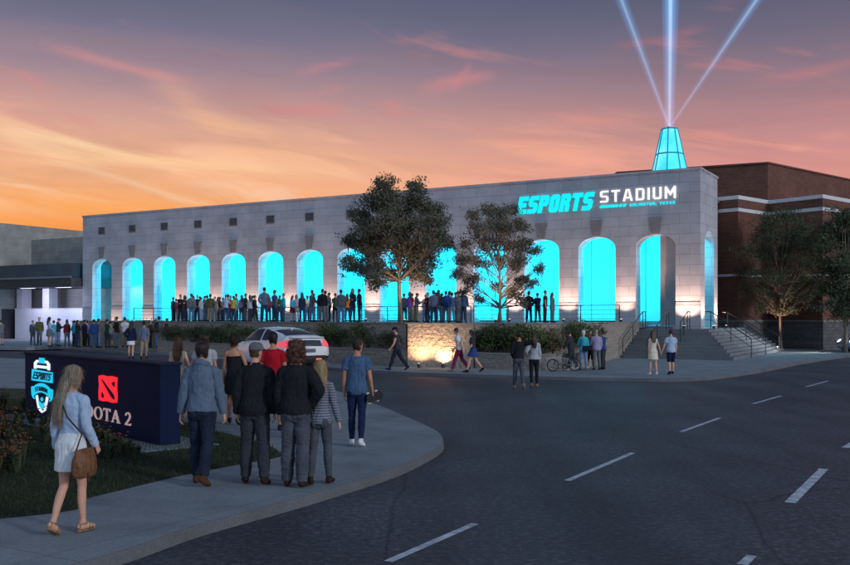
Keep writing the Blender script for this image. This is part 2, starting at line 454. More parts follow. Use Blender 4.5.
def shoe_mesh(P, k, vox=0.008, high=0.0, sandal=False):
    g = Geo()
    if sandal:
        L = P.leg[k]; A, fw, up, sd = L['A'], L['fw'], L['up'], L['sd']; b = A - up * .082
        g.tube([(b + fw * q, w, .009) for q, w in ((-.08, .018), (-.065, .034), (0, .038), (.08, .046), (.14, .046), (.185, .03), (.195, .015))], side=sd, n=12)
        for q, hh, ww in ((.075, .068, .050), (.115, .052, .052)):
            g.tube([(b + fw * q + sd * (ww * math.cos(a)) + up * (hh * math.sin(a)), .010, .012) for a in [math.pi * i / 10 for i in range(11)]], side=fw, n=8)
        g.tube([(A + up * -.005 + sd * (.046 * math.cos(a)) + fw * (.052 * math.sin(a) - .002), .009, .007) for a in [2 * math.pi * i / 14 for i in range(15)]], side=up, n=8)
        g.tube([(b + fw * -.06 + up * q, .034, .012) for q in (0, .03, .06, .075)], side=sd, n=8)
        return fuse(g, vox * .8, 1)
    foot(g, P, k, 0.007, 0.006)
    if high: leg_tube(g, P, k, 1 - high, 1.0, .012)
    return fuse(g, vox, 1)
def strands(me, style, seed):
    """loose locks over the hair mass"""
    rs = np.random.RandomState(seed + 1); bm = bmesh.new(); bm.from_mesh(me); bm.verts.ensure_lookup_table(); nv = len(bm.verts)
    L0, cnt = {'short': (.030, 900), 'crop': (.014, 500), 'curly': (.07, 1500)}.get(style, (.13, 1500))
    base = [(bm.verts[i].co.copy(), bm.verts[i].normal.copy()) for i in rs.randint(0, nv, cnt)]
    for p, n in base:
        r_ = Vector(rs.normal(size=3)); f = Vector((0, -.15, -1)) + r_ * (.25 if style not in ('curly', 'short') else .8)
        f = (f - n * f.dot(n)).normalized(); sd = n.cross(f) * (.0022 if style != 'curly' else .003); L = L0 * rs.uniform(.5, 1.3); vs_ = []
        for k in range(4):
            q = p + f * (L * k / 3) + n * (.003 + (.012 if style == 'curly' else .005 if style == 'short' else .006) * math.sin(k / 3 * 3.1) * rs.uniform(.2, 1.2)); f = (f + Vector((0, 0, -.1)) + Vector(rs.normal(size=3)) * (.45 if style == 'curly' else .08)).normalized()
            vs_ += [bm.verts.new(q - sd * (1 - k / 3.4)), bm.verts.new(q + sd * (1 - k / 3.4))]
        for k in range(3): bm.faces.new((vs_[2 * k], vs_[2 * k + 1], vs_[2 * k + 3], vs_[2 * k + 2]))
    bm.to_mesh(me); bm.free()
def hair_mesh(P, style, vox=0.008, seed=0):
    g = Geo(); wr, fq = 0.004, 30
    up = P.Hd((0, 0, 1.7)) - P.Hd((0, 0, 1.6)); sd = P.Hd((1, 0, 1.6)) - P.Hd((0, 0, 1.6))
    def capr(e, low=1.60, front=0.0):
        pts = []
        for z, y, rx, ry in HEAD:
            if z < low: continue
            back = .028 + max(0, (1.69 - z)) * .30 - front
            pts.append((P.Hd((0, y - back * .5 - .004, z + e * .8)), rx + e, ry + e - back * .5))
        g.tube([(P.Hd((0, -.03, low - .01)), .055, .055)] + pts, side=sd, n=18)
    if style == 'short': capr(.014, 1.568)
    elif style == 'crop': capr(.007, 1.58)
    elif style == 'long':
        capr(.013, 1.56)
        for q, w in ((-.035, .038), (0, .045), (.035, .038)):
            g.tube([(P.Hd((q, -.07, 1.70)), .03), (P.Hd((q * 1.25, -.095, 1.62)), w, .034), (P.U((q * 1.5, -.115, 1.50)), w + .004, .032), (P.U((q * 1.5, -.128, 1.38)), w, .028), (P.U((q * 1.2, -.126, 1.27)), w * .6, .018)], side=sd)
        for q in (-1, 1): g.tube([(P.Hd((q * .05, 0, 1.72)), .022), (P.Hd((q * .078, .012, 1.65)), .02), (P.Hd((q * .08, 0, 1.56)), .02), (P.U((q * .085, -.05, 1.47)), .022), (P.U((q * .08, -.105, 1.38)), .02)], side=(0, 1, 0))
        wr, fq = 0.007, 24
    elif style == 'sidelong':   # a long mass blown over one shoulder
        capr(.012, 1.56)
        for q, o in ((-.03, 0), (-.055, -.03), (-.01, .02)):
            g.tube([(P.Hd((q * .4, -.05, 1.70)), .036), (P.Hd((q * .7 - .015, -.075, 1.63)), .042), (P.U((q * .7 - .04, -.105, 1.52)), .038, .032), (P.U((q * .8 - .065 + o * .7, -.125, 1.40)), .032, .026), (P.U((q * .8 - .08 + o * .7, -.13, 1.28)), .024, .02), (P.U((q * .7 - .085 + o * .7, -.12, 1.17)), .012, .010)], side=sd)
        wr, fq = 0.008, 22
    elif style == 'curly':
        capr(.022, 1.56)
        rr = random.Random(seed)
        for i in range(70):
            a = rr.uniform(0, 2 * math.pi); z = rr.uniform(1.50, 1.77); q = math.sqrt(max(.05, 1 - ((z - 1.63) / .16) ** 2))
            x, y = .105 * q * math.sin(a), .108 * q * math.cos(a) - .02
            if y > .045 and z < 1.71: continue
            g.ball(P.Hd((x, y, z)), rr.uniform(.018, .03))
        wr, fq = 0.01, 38
    elif style == 'pony':
        capr(.009, 1.60)
        g.tube([(P.Hd((0, -.09, 1.70)), .02), (P.Hd((0, -.125, 1.69)), .022), (P.Hd((0, -.14, 1.62)), .028), (P.U((0, -.14, 1.50)), .026), (P.U((0, -.13, 1.40)), .012)], side=sd)
    elif style == 'bun':
        capr(.010, 1.59); g.ball(P.Hd((0, -.085, 1.735)), .045); g.ball(P.Hd((0.02, -.10, 1.71)), .035); wr = .006
    me = fuse(g, vox, 2, wr, fq, (1, 1, .6), seed)
    if vox < .0085: strands(me, style, seed)
    return me
def cap_mesh(P, helmet=False, vox=0.008, brim=True):
    g = Geo(); sd = P.Hd((1, 0, 1.6)) - P.Hd((0, 0, 1.6)); e = .024 if helmet else .013
    pts = []
    for z, y, rx, ry in HEAD:
        if z < 1.66: continue
        pts.append((P.Hd((0, y, z + e)), rx + e, ry + e))
    g.tube([(P.Hd((0, -.002, 1.665)), .077 + e, .10 + e)] + pts, side=sd, n=20)
    if brim: g.tube([(P.Hd((0, .06, 1.692)), .074, .012), (P.Hd((0, .12, 1.684)), .07, .008), (P.Hd((0, .165, 1.672)), .045, .006)], side=sd, n=14)
    return fuse(g, vox, 1)

def person_meshes(sp, vox=0.011):
    """-> list of (part name, mesh, default material, optional label)"""
    P = Pose(sp); seed = sp.get('seed', rnd.random() * 50); out = []; fine = 1.7 if vox < .0095 else 1.0
    out.append(('body', body_mesh(P, vox * .85), 'skin'))
    if sp.get('hair'): out.append(('hair', hair_mesh(P, sp['hair'], vox * .9, int(seed * 10)), 'hair'))
    if sp.get('cap'): out.append(('cap' if sp['cap'] != 'helmet' else 'helmet', cap_mesh(P, sp['cap'] == 'helmet', vox * .9, sp['cap'] != 'helmet'), 'cap'))
    t = sp.get('top')
    if t and fine > 1: t = dict(t, wr=t.get('wr', .006) * fine)
    if t: out.append((t.get('name', 'shirt'), top_mesh(P, vox, seed=seed, **{k: v for k, v in t.items() if k != 'name'}), 'top'))
    b = sp.get('bottom')
    if b:
        if fine > 1: b = dict(b, wr=b.get('wr', .005) * fine)
        kind = b['kind']; kw = {k: v for k, v in b.items() if k != 'kind'}
        if kind in ('trousers', 'shorts'): out.append((kind, bottom_mesh(P, vox, seed=seed + 3, **kw), 'bottom'))
        else: out.append((kind, skirt_mesh(P, vox, seed=seed + 3, **kw), 'bottom'))
    for k in 'lr': out.append(('sandal' if sp.get('sandal') else 'shoe', shoe_mesh(P, k, vox * .8, sp.get('boot', 0), sp.get('sandal', False)), 'shoe'))
    if vox < 0.012:
        for q in (-1, 1):
            if not sp.get('eyes'): break
            g = Geo(); g.ball(P.Hd((q * .031, .080, 1.651)), .0115); out.append(('eye', g.mesh('eye', True), 'eye'))
    return P, out
def spawn(parts, loc, rz, h, cols, label, group=None, name='person'):
    r = empty(name, loc, R(rz), h / 1.75)
    tag(r, label, 'person', group); r.scale = (h / 1.75 * .91, h / 1.75 * .93, h / 1.75)
    for nm, me, mk in parts:
        if mk == 'skin': m = skin(cols.get('skin', 'fair'))
        elif mk == 'hair': m = hairm(cols.get('hair', 'dark brown'))
        elif mk == 'eye': m = surf('eye_dark', (.02, .015, .012), rough=.15, var=.2)
        elif mk in cols and not isinstance(cols[mk], str): m = cols[mk]
        else: m = fabric(cols.get(mk, 'charcoal'))
        mesh_obj(nm, me, m, r)
    return r
def hand_world(P, r, k, off=0.09):
    a = P.arm[k]; p = a['W'] + a['d'] * off; p = Vector((p.x * r.scale[0], p.y * r.scale[1], p.z * r.scale[2]))
    return r.location + Matrix.Rotation(r.rotation_euler[2], 3, 'Z') @ p

WALK = lambda f='l', s=1.0: {f: (20 * s, 8, 2, -6), ('r' if f == 'l' else 'l'): (-14 * s, 22 * s, 2, 26 * s)}
STAND = {'l': (1, 2, 4, 0), 'r': (2, 3, 4, 0)}
CONTRA = {'l': (0, 1, 3, 0), 'r': (9, 14, 7, 0)}
ARMS_DOWN = {'l': (3, 8, 10, 4), 'r': (1, 8, 12, 4)}
ARMS_WALK = lambda f='l': {f: (-16, 8, 12, 2), ('r' if f == 'l' else 'l'): (18, 7, 22, 4)}
CROSSED = {'l': dict(to=(.09, .19, 1.17), hint=(-.8, -.2, -.6)), 'r': dict(to=(-.09, .21, 1.20), hint=(.8, -.2, -.6))}
PHONE = {'l': dict(to=(-.05, .27, 1.22), hint=(-.7, -.2, -.8)), 'r': dict(to=(.06, .28, 1.24), hint=(.7, -.2, -.8))}
POCKET = {'l': dict(to=(-.185, .05, .93), hint=(-1, -.5, 0)), 'r': dict(to=(.185, .05, .93), hint=(1, -.5, 0))}
# ------------------------------------------------------------------ sky, sun, camera
def make_world():
    w = bpy.data.worlds.new('World'); SC.world = w; w.use_nodes = True
    nt = w.node_tree; nt.nodes.clear(); L = nt.links.new
    out = N(nt, 'ShaderNodeOutputWorld')
    sky = N(nt, 'ShaderNodeTexSky'); sky.sky_type = 'NISHITA'; sky.sun_disc = False
    sky.sun_elevation = SUN_EL; sky.sun_rotation = SUN_AZ
    b0 = N(nt, 'ShaderNodeBackground'); b0.inputs['Strength'].default_value = 0.05
    L(sky.outputs[0], b0.inputs['Color'])
    tc = N(nt, 'ShaderNodeTexCoord'); sep = N(nt, 'ShaderNodeSeparateXYZ'); L(tc.outputs['Generated'], sep.inputs[0])
    def math_(op, a, b=None, c=None, clamp=False):
        m = N(nt, 'ShaderNodeMath'); m.operation = op; m.use_clamp = clamp
        for i, v in enumerate((a, b, c)):
            if v is None: continue
            if isinstance(v, (int, float)): m.inputs[i].default_value = v
            else: L(v, m.inputs[i])
        return m.outputs[0]
    def mix(fac, a, b, blend='MIX'):
        m = N(nt, 'ShaderNodeMix'); m.data_type = 'RGBA'; m.blend_type = blend
        for s_, v in ((0, fac), (6, a), (7, b)):
            if isinstance(v, (int, float)): m.inputs[s_].default_value = v
            elif isinstance(v, tuple): m.inputs[s_].default_value = (*v, 1)
            else: L(v, m.inputs[s_])
        return m.outputs[2]
    def maprange(v, a, b):
        m = N(nt, 'ShaderNodeMapRange'); m.interpolation_type = 'SMOOTHSTEP'; m.inputs[1].default_value = a; m.inputs[2].default_value = b
        L(v, m.inputs[0]); return m.outputs[0]
    az = math_('ARCTAN2', sep.outputs[0], sep.outputs[1]); el = math_('ARCSINE', sep.outputs[2])
    # wisps bend the elevation a little so the bands are not straight
    comb = N(nt, 'ShaderNodeCombineXYZ'); L(math_('MULTIPLY', az, 2.2), comb.inputs[0]); L(math_('MULTIPLY', math_('ADD', el, math_('MULTIPLY', az, 0.10)), 15.0), comb.inputs[1])
    n1 = N(nt, 'ShaderNodeTexNoise'); n1.inputs['Scale'].default_value = 1.0; n1.inputs['Detail'].default_value = 7; n1.inputs['Roughness'].default_value = 0.55; n1.inputs['Distortion'].default_value = 0.6
    L(comb.outputs[0], n1.inputs['Vector'])
    warp = math_('MULTIPLY', math_('SUBTRACT', n1.outputs['Fac'], 0.5), 0.06)
    e2 = math_('ADD', el, warp)
    t = math_('DIVIDE', e2, 0.40, clamp=True)
    left = ramp(nt, t, [(p, lin(c)) for p, c in ((0.0, (232, 110, 44)), (0.20, (248, 142, 56)), (0.27, (252, 164, 82)), (0.34, (250, 178, 124)), (0.43, (236, 174, 140)), (0.53, (204, 154, 144)), (0.63, (160, 132, 142)), (0.74, (116, 110, 132)), (0.86, (84, 90, 116)), (1.0, (68, 76, 106)))])
    right = ramp(nt, t, [(p, lin(c)) for p, c in ((0.0, (240, 160, 128)), (0.25, (238, 162, 140)), (0.36, (226, 150, 140)), (0.46, (196, 138, 138)), (0.58, (154, 122, 132)), (0.70, (112, 104, 124)), (0.84, (78, 85, 110)), (1.0, (66, 74, 102)))])
    base = mix(maprange(az, -0.30, 0.42), left.outputs[0], right.outputs[0])
    # streaks of lit cirrus low down, soft pink scraps higher up
    comb2 = N(nt, 'ShaderNodeCombineXYZ'); L(math_('MULTIPLY', az, 3.4), comb2.inputs[0]); L(math_('MULTIPLY', math_('ADD', el, math_('MULTIPLY', az, 0.16)), 24.0), comb2.inputs[1])
    n2 = N(nt, 'ShaderNodeTexNoise'); n2.inputs['Scale'].default_value = 1.25; n2.inputs['Detail'].default_value = 8; n2.inputs['Roughness'].default_value = 0.6; n2.inputs['Distortion'].default_value = 0.9
    L(comb2.outputs[0], n2.inputs['Vector'])
    s1 = maprange(n2.outputs['Fac'], 0.46, 0.66)
    band = math_('MULTIPLY', maprange(el, 0.09, 0.13), math_('SUBTRACT', 1.0, maprange(el, 0.15, 0.23)))
    c1 = mix(math_('MULTIPLY', math_('MULTIPLY', s1, band), 0.95), base, mix(maprange(az, -0.35, 0.2), lin((255, 200, 154)), lin((240, 164, 144))))
    comb3 = N(nt, 'ShaderNodeCombineXYZ'); L(math_('MULTIPLY', az, 5.0), comb3.inputs[0]); L(math_('MULTIPLY', math_('ADD', el, math_('MULTIPLY', az, 0.2)), 22.0), comb3.inputs[1]); comb3.inputs[2].default_value = 3.7
    n3 = N(nt, 'ShaderNodeTexNoise'); n3.inputs['Scale'].default_value = 1.0; n3.inputs['Detail'].default_value = 6; n3.inputs['Distortion'].default_value = 0.7
    L(comb3.outputs[0], n3.inputs['Vector'])
    s3 = maprange(n3.outputs['Fac'], 0.56, 0.70)
    band3 = math_('MULTIPLY', maprange(el, 0.16, 0.21), math_('SUBTRACT', 1.0, maprange(el, 0.27, 0.33)))
    c2 = mix(math_('MULTIPLY', math_('MULTIPLY', s3, band3), 0.5), c1, lin((216, 136, 132)))
    dk = maprange(n1.outputs['Fac'], 0.54, 0.34)
    c3 = mix(math_('MULTIPLY', dk, 0.22), c2, lin((96, 84, 104)))
    # single cirrus scraps and the long peach sweep
    def streak(px0, py0, px1, py1, wd, amt, col, base_):
        a0, e0, a1, e1 = math.atan((px0 - CX) / FPX), math.atan((HY - py0) / FPX), math.atan((px1 - CX) / FPX), math.atan((HY - py1) / FPX)
        da, de = a1 - a0, e1 - e0; Ln = math.hypot(da, de); ux, uy = da / Ln, de / Ln; w_ = wd / FPX
        u = math_('ADD', math_('MULTIPLY', math_('SUBTRACT', az, a0), ux), math_('MULTIPLY', math_('SUBTRACT', el, e0), uy))
        v = math_('ADD', math_('MULTIPLY', math_('SUBTRACT', az, a0), -uy), math_('MULTIPLY', math_('SUBTRACT', el, e0), ux))
        v = math_('ADD', v, math_('MULTIPLY', math_('SUBTRACT', n3.outputs['Fac'], .5), w_ * 3.5))
        q = math_('POWER', 2.718, math_('MULTIPLY', math_('MULTIPLY', v, v), -1 / (w_ * w_)))
        ends = math_('MULTIPLY', maprange(u, -.25 * Ln, .3 * Ln), math_('SUBTRACT', 1.0, maprange(u, .7 * Ln, 1.25 * Ln)))
        k = math_('MULTIPLY', math_('MULTIPLY', q, ends), math_('MULTIPLY', maprange(n2.outputs['Fac'], .30, .62), amt * (.85 if py0 > 110 else .68)))
        return mix(k, base_, lin(col))
    for st in ((55, 68, 190, 92, 5, .60, (226, 146, 138)), (300, 73, 350, 63, 4, .55, (222, 138, 138)), (425, 90, 490, 78, 7, .60, (224, 136, 134)), (455, 92, 470, 66, 5, .4, (220, 134, 136)), (160, 95, 245, 150, 11, .55, (246, 184, 140)), (0, 146, 180, 172, 7, .75, (255, 212, 164)), (60, 168, 330, 178, 8, .75, (255, 204, 152)), (210, 140, 420, 172, 12, .5, (250, 192, 142)), (620, 53, 700, 40, 4, .4, (214, 120, 126)), (760, 95, 860, 85, 5, .45, (216, 128, 128)), (690, 145, 850, 128, 7, .5, (238, 152, 136)), (780, 160, 850, 150, 6, .6, (246, 168, 142)), (440, 140, 600, 152, 12, .5, (250, 176, 140)), (545, 118, 640, 124, 9, .4, (240, 158, 138))):
        c3 = streak(*st, c3)
    # the rest of the dome: dusk blue overhead, pale lilac-blue in the east behind the camera
    zen = mix(maprange(el, 0.36, 0.9), c3, (.07, .11, .20))
    east = ramp(nt, math_('DIVIDE', el, 1.2, clamp=True), [(0.0, (.42, .52, .68)), (0.3, (.43, .60, .81)), (0.65, (.22, .34, .52)), (1.0, (.07, .11, .20))])
    full = mix(maprange(sep.outputs[1], 0.25, -0.25), zen, east.outputs[0])
    b1 = N(nt, 'ShaderNodeBackground'); b1.inputs['Strength'].default_value = 1.0; L(full, b1.inputs['Color'])
    add = N(nt, 'ShaderNodeMixShader'); add.inputs[0].default_value = .9; L(b0.outputs[0], add.inputs[1]); L(b1.outputs[0], add.inputs[2]); L(add.outputs[0], out.inputs[0])
SUN_EL, SUN_AZ = R(16), R(128)     # the light that casts the faint shadows comes from behind the camera's right shoulder
make_world()
sl = bpy.data.lights.new('sun', 'SUN'); sl.energy = 1.0; sl.angle = R(7); sl.color = (0.93, 0.96, 1.0)
so = bpy.data.objects.new('sun', sl); COL.objects.link(so)
sd_ = Vector((math.sin(SUN_AZ) * math.cos(SUN_EL), math.cos(SUN_AZ) * math.cos(SUN_EL), math.sin(SUN_EL)))
so.rotation_euler = (-sd_).to_track_quat('-Z', 'Y').to_euler(); so.location = (20, -20, 30)
cam = bpy.data.cameras.new('camera'); co_ = bpy.data.objects.new('camera', cam); COL.objects.link(co_)
co_.location = (0, 0, CAM_H); co_.rotation_euler = (R(90), 0, 0)
cam.sensor_width = 36; cam.lens = 36 * FPX / 850; cam.shift_y = (HY - 282.5) / 850; cam.clip_end = 2000; cam.clip_start = 0.1
SC.camera = co_
vs = SC.view_settings; vs.view_transform = 'Standard'; vs.look = 'None'; vs.gamma = 1; vs.exposure = 0.12; vs.use_curve_mapping = False
SC.cycles.use_denoising = True
SC.cycles.max_bounces = 6; SC.cycles.diffuse_bounces = 3; SC.cycles.volume_bounces = 0; SC.cycles.transparent_max_bounces = 16
SC.cycles.sample_clamp_indirect = 4

# ------------------------------------------------------------------ facade frame: x along the facade to the right, y into the building
FC = Vector((14.8, 50.0, 0.0)); FR = Vector((0.8675, -0.4974, 0)).normalized(); FN = Vector((0.4974, 0.8675, 0)).normalized()
FANG = math.atan2(FR.y, FR.x)
def W(lx, ly, z=0.0): return FC + FR * lx + FN * ly + Vector((0, 0, z))
def fac_at(px, ly):
    """facade-frame x of the ray through picture column px on the line ly"""
    C0 = FC + FN * ly; k = (px - CX) / FPX
    return -(C0.x - C0.y * k) / (FR.x - FR.y * k)
ZT = 1.90     # terrace
ZL = 1.56     # stair landing
ZP = 0.30     # plaza by the canopy
ZS = 0.12     # pavement

# ------------------------------------------------------------------ ground materials
def asphalt():
    m, nt, b = new_mat('asphalt'); L = nt.links.new
    tc = N(nt, 'ShaderNodeTexCoord')
    fine = N(nt, 'ShaderNodeTexNoise'); fine.inputs['Scale'].default_value = 13; fine.inputs['Detail'].default_value = 8; fine.inputs['Roughness'].default_value = .75
    big = N(nt, 'ShaderNodeTexNoise'); big.inputs['Scale'].default_value = 0.35; big.inputs['Detail'].default_value = 6
    mp = N(nt, 'ShaderNodeMapping'); mp.inputs['Rotation'].default_value = (0, 0, R(29)); mp.inputs['Scale'].default_value = (1.0, .07, 1)
    wear = N(nt, 'ShaderNodeTexNoise'); wear.inputs['Scale'].default_value = .9; wear.inputs['Detail'].default_value = 4
    for n in (fine, big): L(tc.outputs['Object'], n.inputs['Vector'])
    L(tc.outputs['Object'], mp.inputs[0]); L(mp.outputs[0], wear.inputs['Vector'])
    r1 = ramp(nt, fine.outputs['Fac'], [(.30, (.028, .030, .038)), (.50, (.052, .055, .066)), (.62, (.105, .110, .125)), (.74, (.24, .245, .27))])
    r2 = ramp(nt, big.outputs['Fac'], [(.3, (.72, .72, .74)), (.7, (1.25, 1.25, 1.25))])
    r3 = ramp(nt, wear.outputs['Fac'], [(.32, (.76, .76, .76)), (.68, (1.28, 1.28, 1.28))])
    m1 = N(nt, 'ShaderNodeMix'); m1.data_type = 'RGBA'; m1.blend_type = 'MULTIPLY'; m1.inputs[0].default_value = 1
    m2 = N(nt, 'ShaderNodeMix'); m2.data_type = 'RGBA'; m2.blend_type = 'MULTIPLY'; m2.inputs[0].default_value = 1
    L(r1.outputs[0], m1.inputs[6]); L(r2.outputs[0], m1.inputs[7]); L(m1.outputs[2], m2.inputs[6]); L(r3.outputs[0], m2.inputs[7])
    # hairline cracks and a few old oil stains
    vor = N(nt, 'ShaderNodeTexVoronoi'); vor.feature = 'DISTANCE_TO_EDGE'; vor.inputs['Scale'].default_value = .22
    wq = N(nt, 'ShaderNodeMix'); wq.data_type = 'RGBA'; wq.blend_type = 'ADD'; wq.inputs[0].default_value = .55; L(tc.outputs['Object'], wq.inputs[6]); L(big.outputs['Color'], wq.inputs[7]); L(wq.outputs[2], vor.inputs['Vector'])
    rc = ramp(nt, vor.outputs['Distance'], [(.0, (.45, .45, .45)), (.006, (1, 1, 1))])
    oil = N(nt, 'ShaderNodeTexNoise'); oil.inputs['Scale'].default_value = .8; oil.inputs['Detail'].default_value = 3; L(tc.outputs['Object'], oil.inputs['Vector'])
    ro = ramp(nt, oil.outputs['Fac'], [(.66, (1, 1, 1)), (.78, (.55, .55, .56))])
    m3 = N(nt, 'ShaderNodeMix'); m3.data_type = 'RGBA'; m3.blend_type = 'MULTIPLY'; m3.inputs[0].default_value = .8; L(m2.outputs[2], m3.inputs[6]); L(rc.outputs[0], m3.inputs[7])
    m4 = N(nt, 'ShaderNodeMix'); m4.data_type = 'RGBA'; m4.blend_type = 'MULTIPLY'; m4.inputs[0].default_value = .8; L(m3.outputs[2], m4.inputs[6]); L(ro.outputs[0], m4.inputs[7])
    L(m4.outputs[2], b.inputs['Base Color'])
    b.inputs['Roughness'].default_value = .62; b.inputs['Specular IOR Level'].default_value = .35
    bp = N(nt, 'ShaderNodeBump'); bp.inputs['Strength'].default_value = .6; bp.inputs['Distance'].default_value = .012
    L(fine.outputs['Fac'], bp.inputs['Height']); L(bp.outputs[0], b.inputs['Normal'])
    return m
def concrete(name, c, joint=None):
    m, nt, b = new_mat(name); L = nt.links.new
    tc = N(nt, 'ShaderNodeTexCoord')
    a = N(nt, 'ShaderNodeTexNoise'); a.inputs['Scale'].default_value = .9; a.inputs['Detail'].default_value = 8; a.inputs['Roughness'].default_value = .65
    f = N(nt, 'ShaderNodeTexNoise'); f.inputs['Scale'].default_value = 45; f.inputs['Detail'].default_value = 4
    L(tc.outputs['Object'], a.inputs['Vector']); L(tc.outputs['Object'], f.inputs['Vector'])
    r1 = ramp(nt, a.outputs['Fac'], [(.28, tuple(v * .72 for v in c)), (.5, c), (.72, tuple(v * 1.2 for v in c))])
    r2 = ramp(nt, f.outputs['Fac'], [(.3, (.82, .82, .82)), (.7, (1.15, 1.15, 1.15))])
    m1 = N(nt, 'ShaderNodeMix'); m1.data_type = 'RGBA'; m1.blend_type = 'MULTIPLY'; m1.inputs[0].default_value = 1
    L(r1.outputs[0], m1.inputs[6]); L(r2.outputs[0], m1.inputs[7]); last = m1.outputs[2]
    if joint:
        mp = N(nt, 'ShaderNodeMapping'); mp.inputs['Rotation'].default_value = (0, 0, R(joint[0])); L(tc.outputs['Object'], mp.inputs[0])
        bk = N(nt, 'ShaderNodeTexBrick'); bk.offset = 0; bk.inputs['Scale'].default_value = 1; bk.inputs['Mortar Size'].default_value = .010; bk.inputs['Mortar Smooth'].default_value = .3
        bk.inputs['Brick Width'].default_value = joint[1]; bk.inputs['Row Height'].default_value = joint[1]
        bk.inputs['Color1'].default_value = (1, 1, 1, 1); bk.inputs['Color2'].default_value = (.93, .93, .93, 1); bk.inputs['Mortar'].default_value = (.68, .68, .68, 1)
        L(mp.outputs[0], bk.inputs['Vector'])
        m2 = N(nt, 'ShaderNodeMix'); m2.data_type = 'RGBA'; m2.blend_type = 'MULTIPLY'; m2.inputs[0].default_value = 1
        L(last, m2.inputs[6]); L(bk.outputs['Color'], m2.inputs[7]); last = m2.outputs[2]
    L(last, b.inputs['Base Color']); b.inputs['Roughness'].default_value = .85; b.inputs['Specular IOR Level'].default_value = .3
    bp = N(nt, 'ShaderNodeBump'); bp.inputs['Strength'].default_value = .25; bp.inputs['Distance'].default_value = .01
    L(f.outputs['Fac'], bp.inputs['Height']); L(bp.outputs[0], b.inputs['Normal'])
    return m
def blocks(name, c, bw, rh, mortar=.012, mcol=.55, var=.12, bump=.5, flat='xz', rough_=.85, noise_scale=1.2, face=0.0, msmooth=.1, ky=1.0, mb=-1.0):
    """coursed masonry; flat = which object axes span the face"""
    m, nt, b = new_mat(name); L = nt.links.new
    tc = N(nt, 'ShaderNodeTexCoord'); sp = N(nt, 'ShaderNodeSeparateXYZ'); L(tc.outputs['Object'], sp.inputs[0])
    cb = N(nt, 'ShaderNodeCombineXYZ')
    if flat == 'xz':
        ad = N(nt, 'ShaderNodeMath'); ad.operation = 'MULTIPLY_ADD'; ad.inputs[1].default_value = ky; L(sp.outputs[1], ad.inputs[0]); L(sp.outputs[0], ad.inputs[2]); L(ad.outputs[0], cb.inputs[0])
    L(sp.outputs[2], cb.inputs[1])
    bk = N(nt, 'ShaderNodeTexBrick'); bk.offset = .5; bk.inputs['Scale'].default_value = 1; bk.inputs['Mortar Size'].default_value = mortar; bk.inputs['Mortar Smooth'].default_value = msmooth; bk.inputs['Bias'].default_value = 0
    bk.inputs['Brick Width'].default_value = bw; bk.inputs['Row Height'].default_value = rh
    bk.inputs['Color1'].default_value = (*[v * (1 - var) for v in c], 1); bk.inputs['Color2'].default_value = (*[v * (1 + var) for v in c], 1); bk.inputs['Mortar'].default_value = (*[v * mcol for v in c], 1)
    L(cb.outputs[0], bk.inputs['Vector'])
    n1 = N(nt, 'ShaderNodeTexNoise'); n1.inputs['Scale'].default_value = noise_scale; n1.inputs['Detail'].default_value = 7; n1.inputs['Roughness'].default_value = .6; L(tc.outputs['Object'], n1.inputs['Vector'])
    r = ramp(nt, n1.outputs['Fac'], [(.3, (.8, .8, .8)), (.7, (1.15, 1.15, 1.15))])
    mx = N(nt, 'ShaderNodeMix'); mx.data_type = 'RGBA'; mx.blend_type = 'MULTIPLY'; mx.inputs[0].default_value = 1
    L(bk.outputs['Color'], mx.inputs[6]); L(r.outputs[0], mx.inputs[7]); L(mx.outputs[2], b.inputs['Base Color'])
    b.inputs['Roughness'].default_value = rough_; b.inputs['Specular IOR Level'].default_value = .3
    iv = N(nt, 'ShaderNodeMath'); iv.operation = 'MULTIPLY'; iv.inputs[1].default_value = mb; L(bk.outputs['Fac'], iv.inputs[0])
    hsum = iv.outputs[0]
    if face:
        n2 = N(nt, 'ShaderNodeTexNoise'); n2.inputs['Scale'].default_value = 7; n2.inputs['Detail'].default_value = 6; L(tc.outputs['Object'], n2.inputs['Vector'])
        ma = N(nt, 'ShaderNodeMath'); ma.operation = 'MULTIPLY_ADD'; ma.inputs[1].default_value = face; L(n2.outputs['Fac'], ma.inputs[0]); L(hsum, ma.inputs[2]); hsum = ma.outputs[0]
    bp = N(nt, 'ShaderNodeBump'); bp.inputs['Strength'].default_value = bump; bp.inputs['Distance'].default_value = .03
    L(hsum, bp.inputs['Height']); L(bp.outputs[0], b.inputs['Normal'])
    MATS[name] = m
    return m
M_ASPH = asphalt()
M_PAVE = concrete('pavement_concrete', (.225, .250, .268), (31, 1.75))
M_PLAZA = concrete('plaza_concrete', (.23, .25, .28), (FANG * 57.3, 1.8))
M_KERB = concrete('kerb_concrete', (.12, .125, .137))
M_STEP = concrete('step_concrete', (.165, .175, .19))
M_STONE = blocks('facade_stone', (.42, .42, .465), 1.12, .56, .012, .62, .05, .35, noise_scale=.5)
M_DADO = surf('dado_stone', (.28, .27, .30), .8, .12, 3, .2, 60)
M_KEY = surf('keystone_stone', (.22, .205, .215), .85, .15, 4, .2, 60)
M_SPLIT = blocks('split_face_stone', (.32, .275, .235), .36, .17, .016, .90, .08, 1.0, noise_scale=11, face=4.5, msmooth=1, ky=-.6, mb=-.3)
M_BRICK = blocks('dark_red_brick', (.165, .070, .052), .26, .085, .010, .75, .18, .3, noise_scale=.6, ky=.35)
M_BASE = blocks('rough_grey_block', (.12, .115, .12), .45, .22, .014, .7, .2, 1.0, noise_scale=5, face=2.8, msmooth=1, ky=.35, mb=-.5)
M_BAND = surf('pale_stone_band', (.62, .62, .64), .7, .08, 4)
M_TAN = blocks('tan_wall_block', (.30, .285, .27), 1.3, .66, .012, .7, .06, .3)
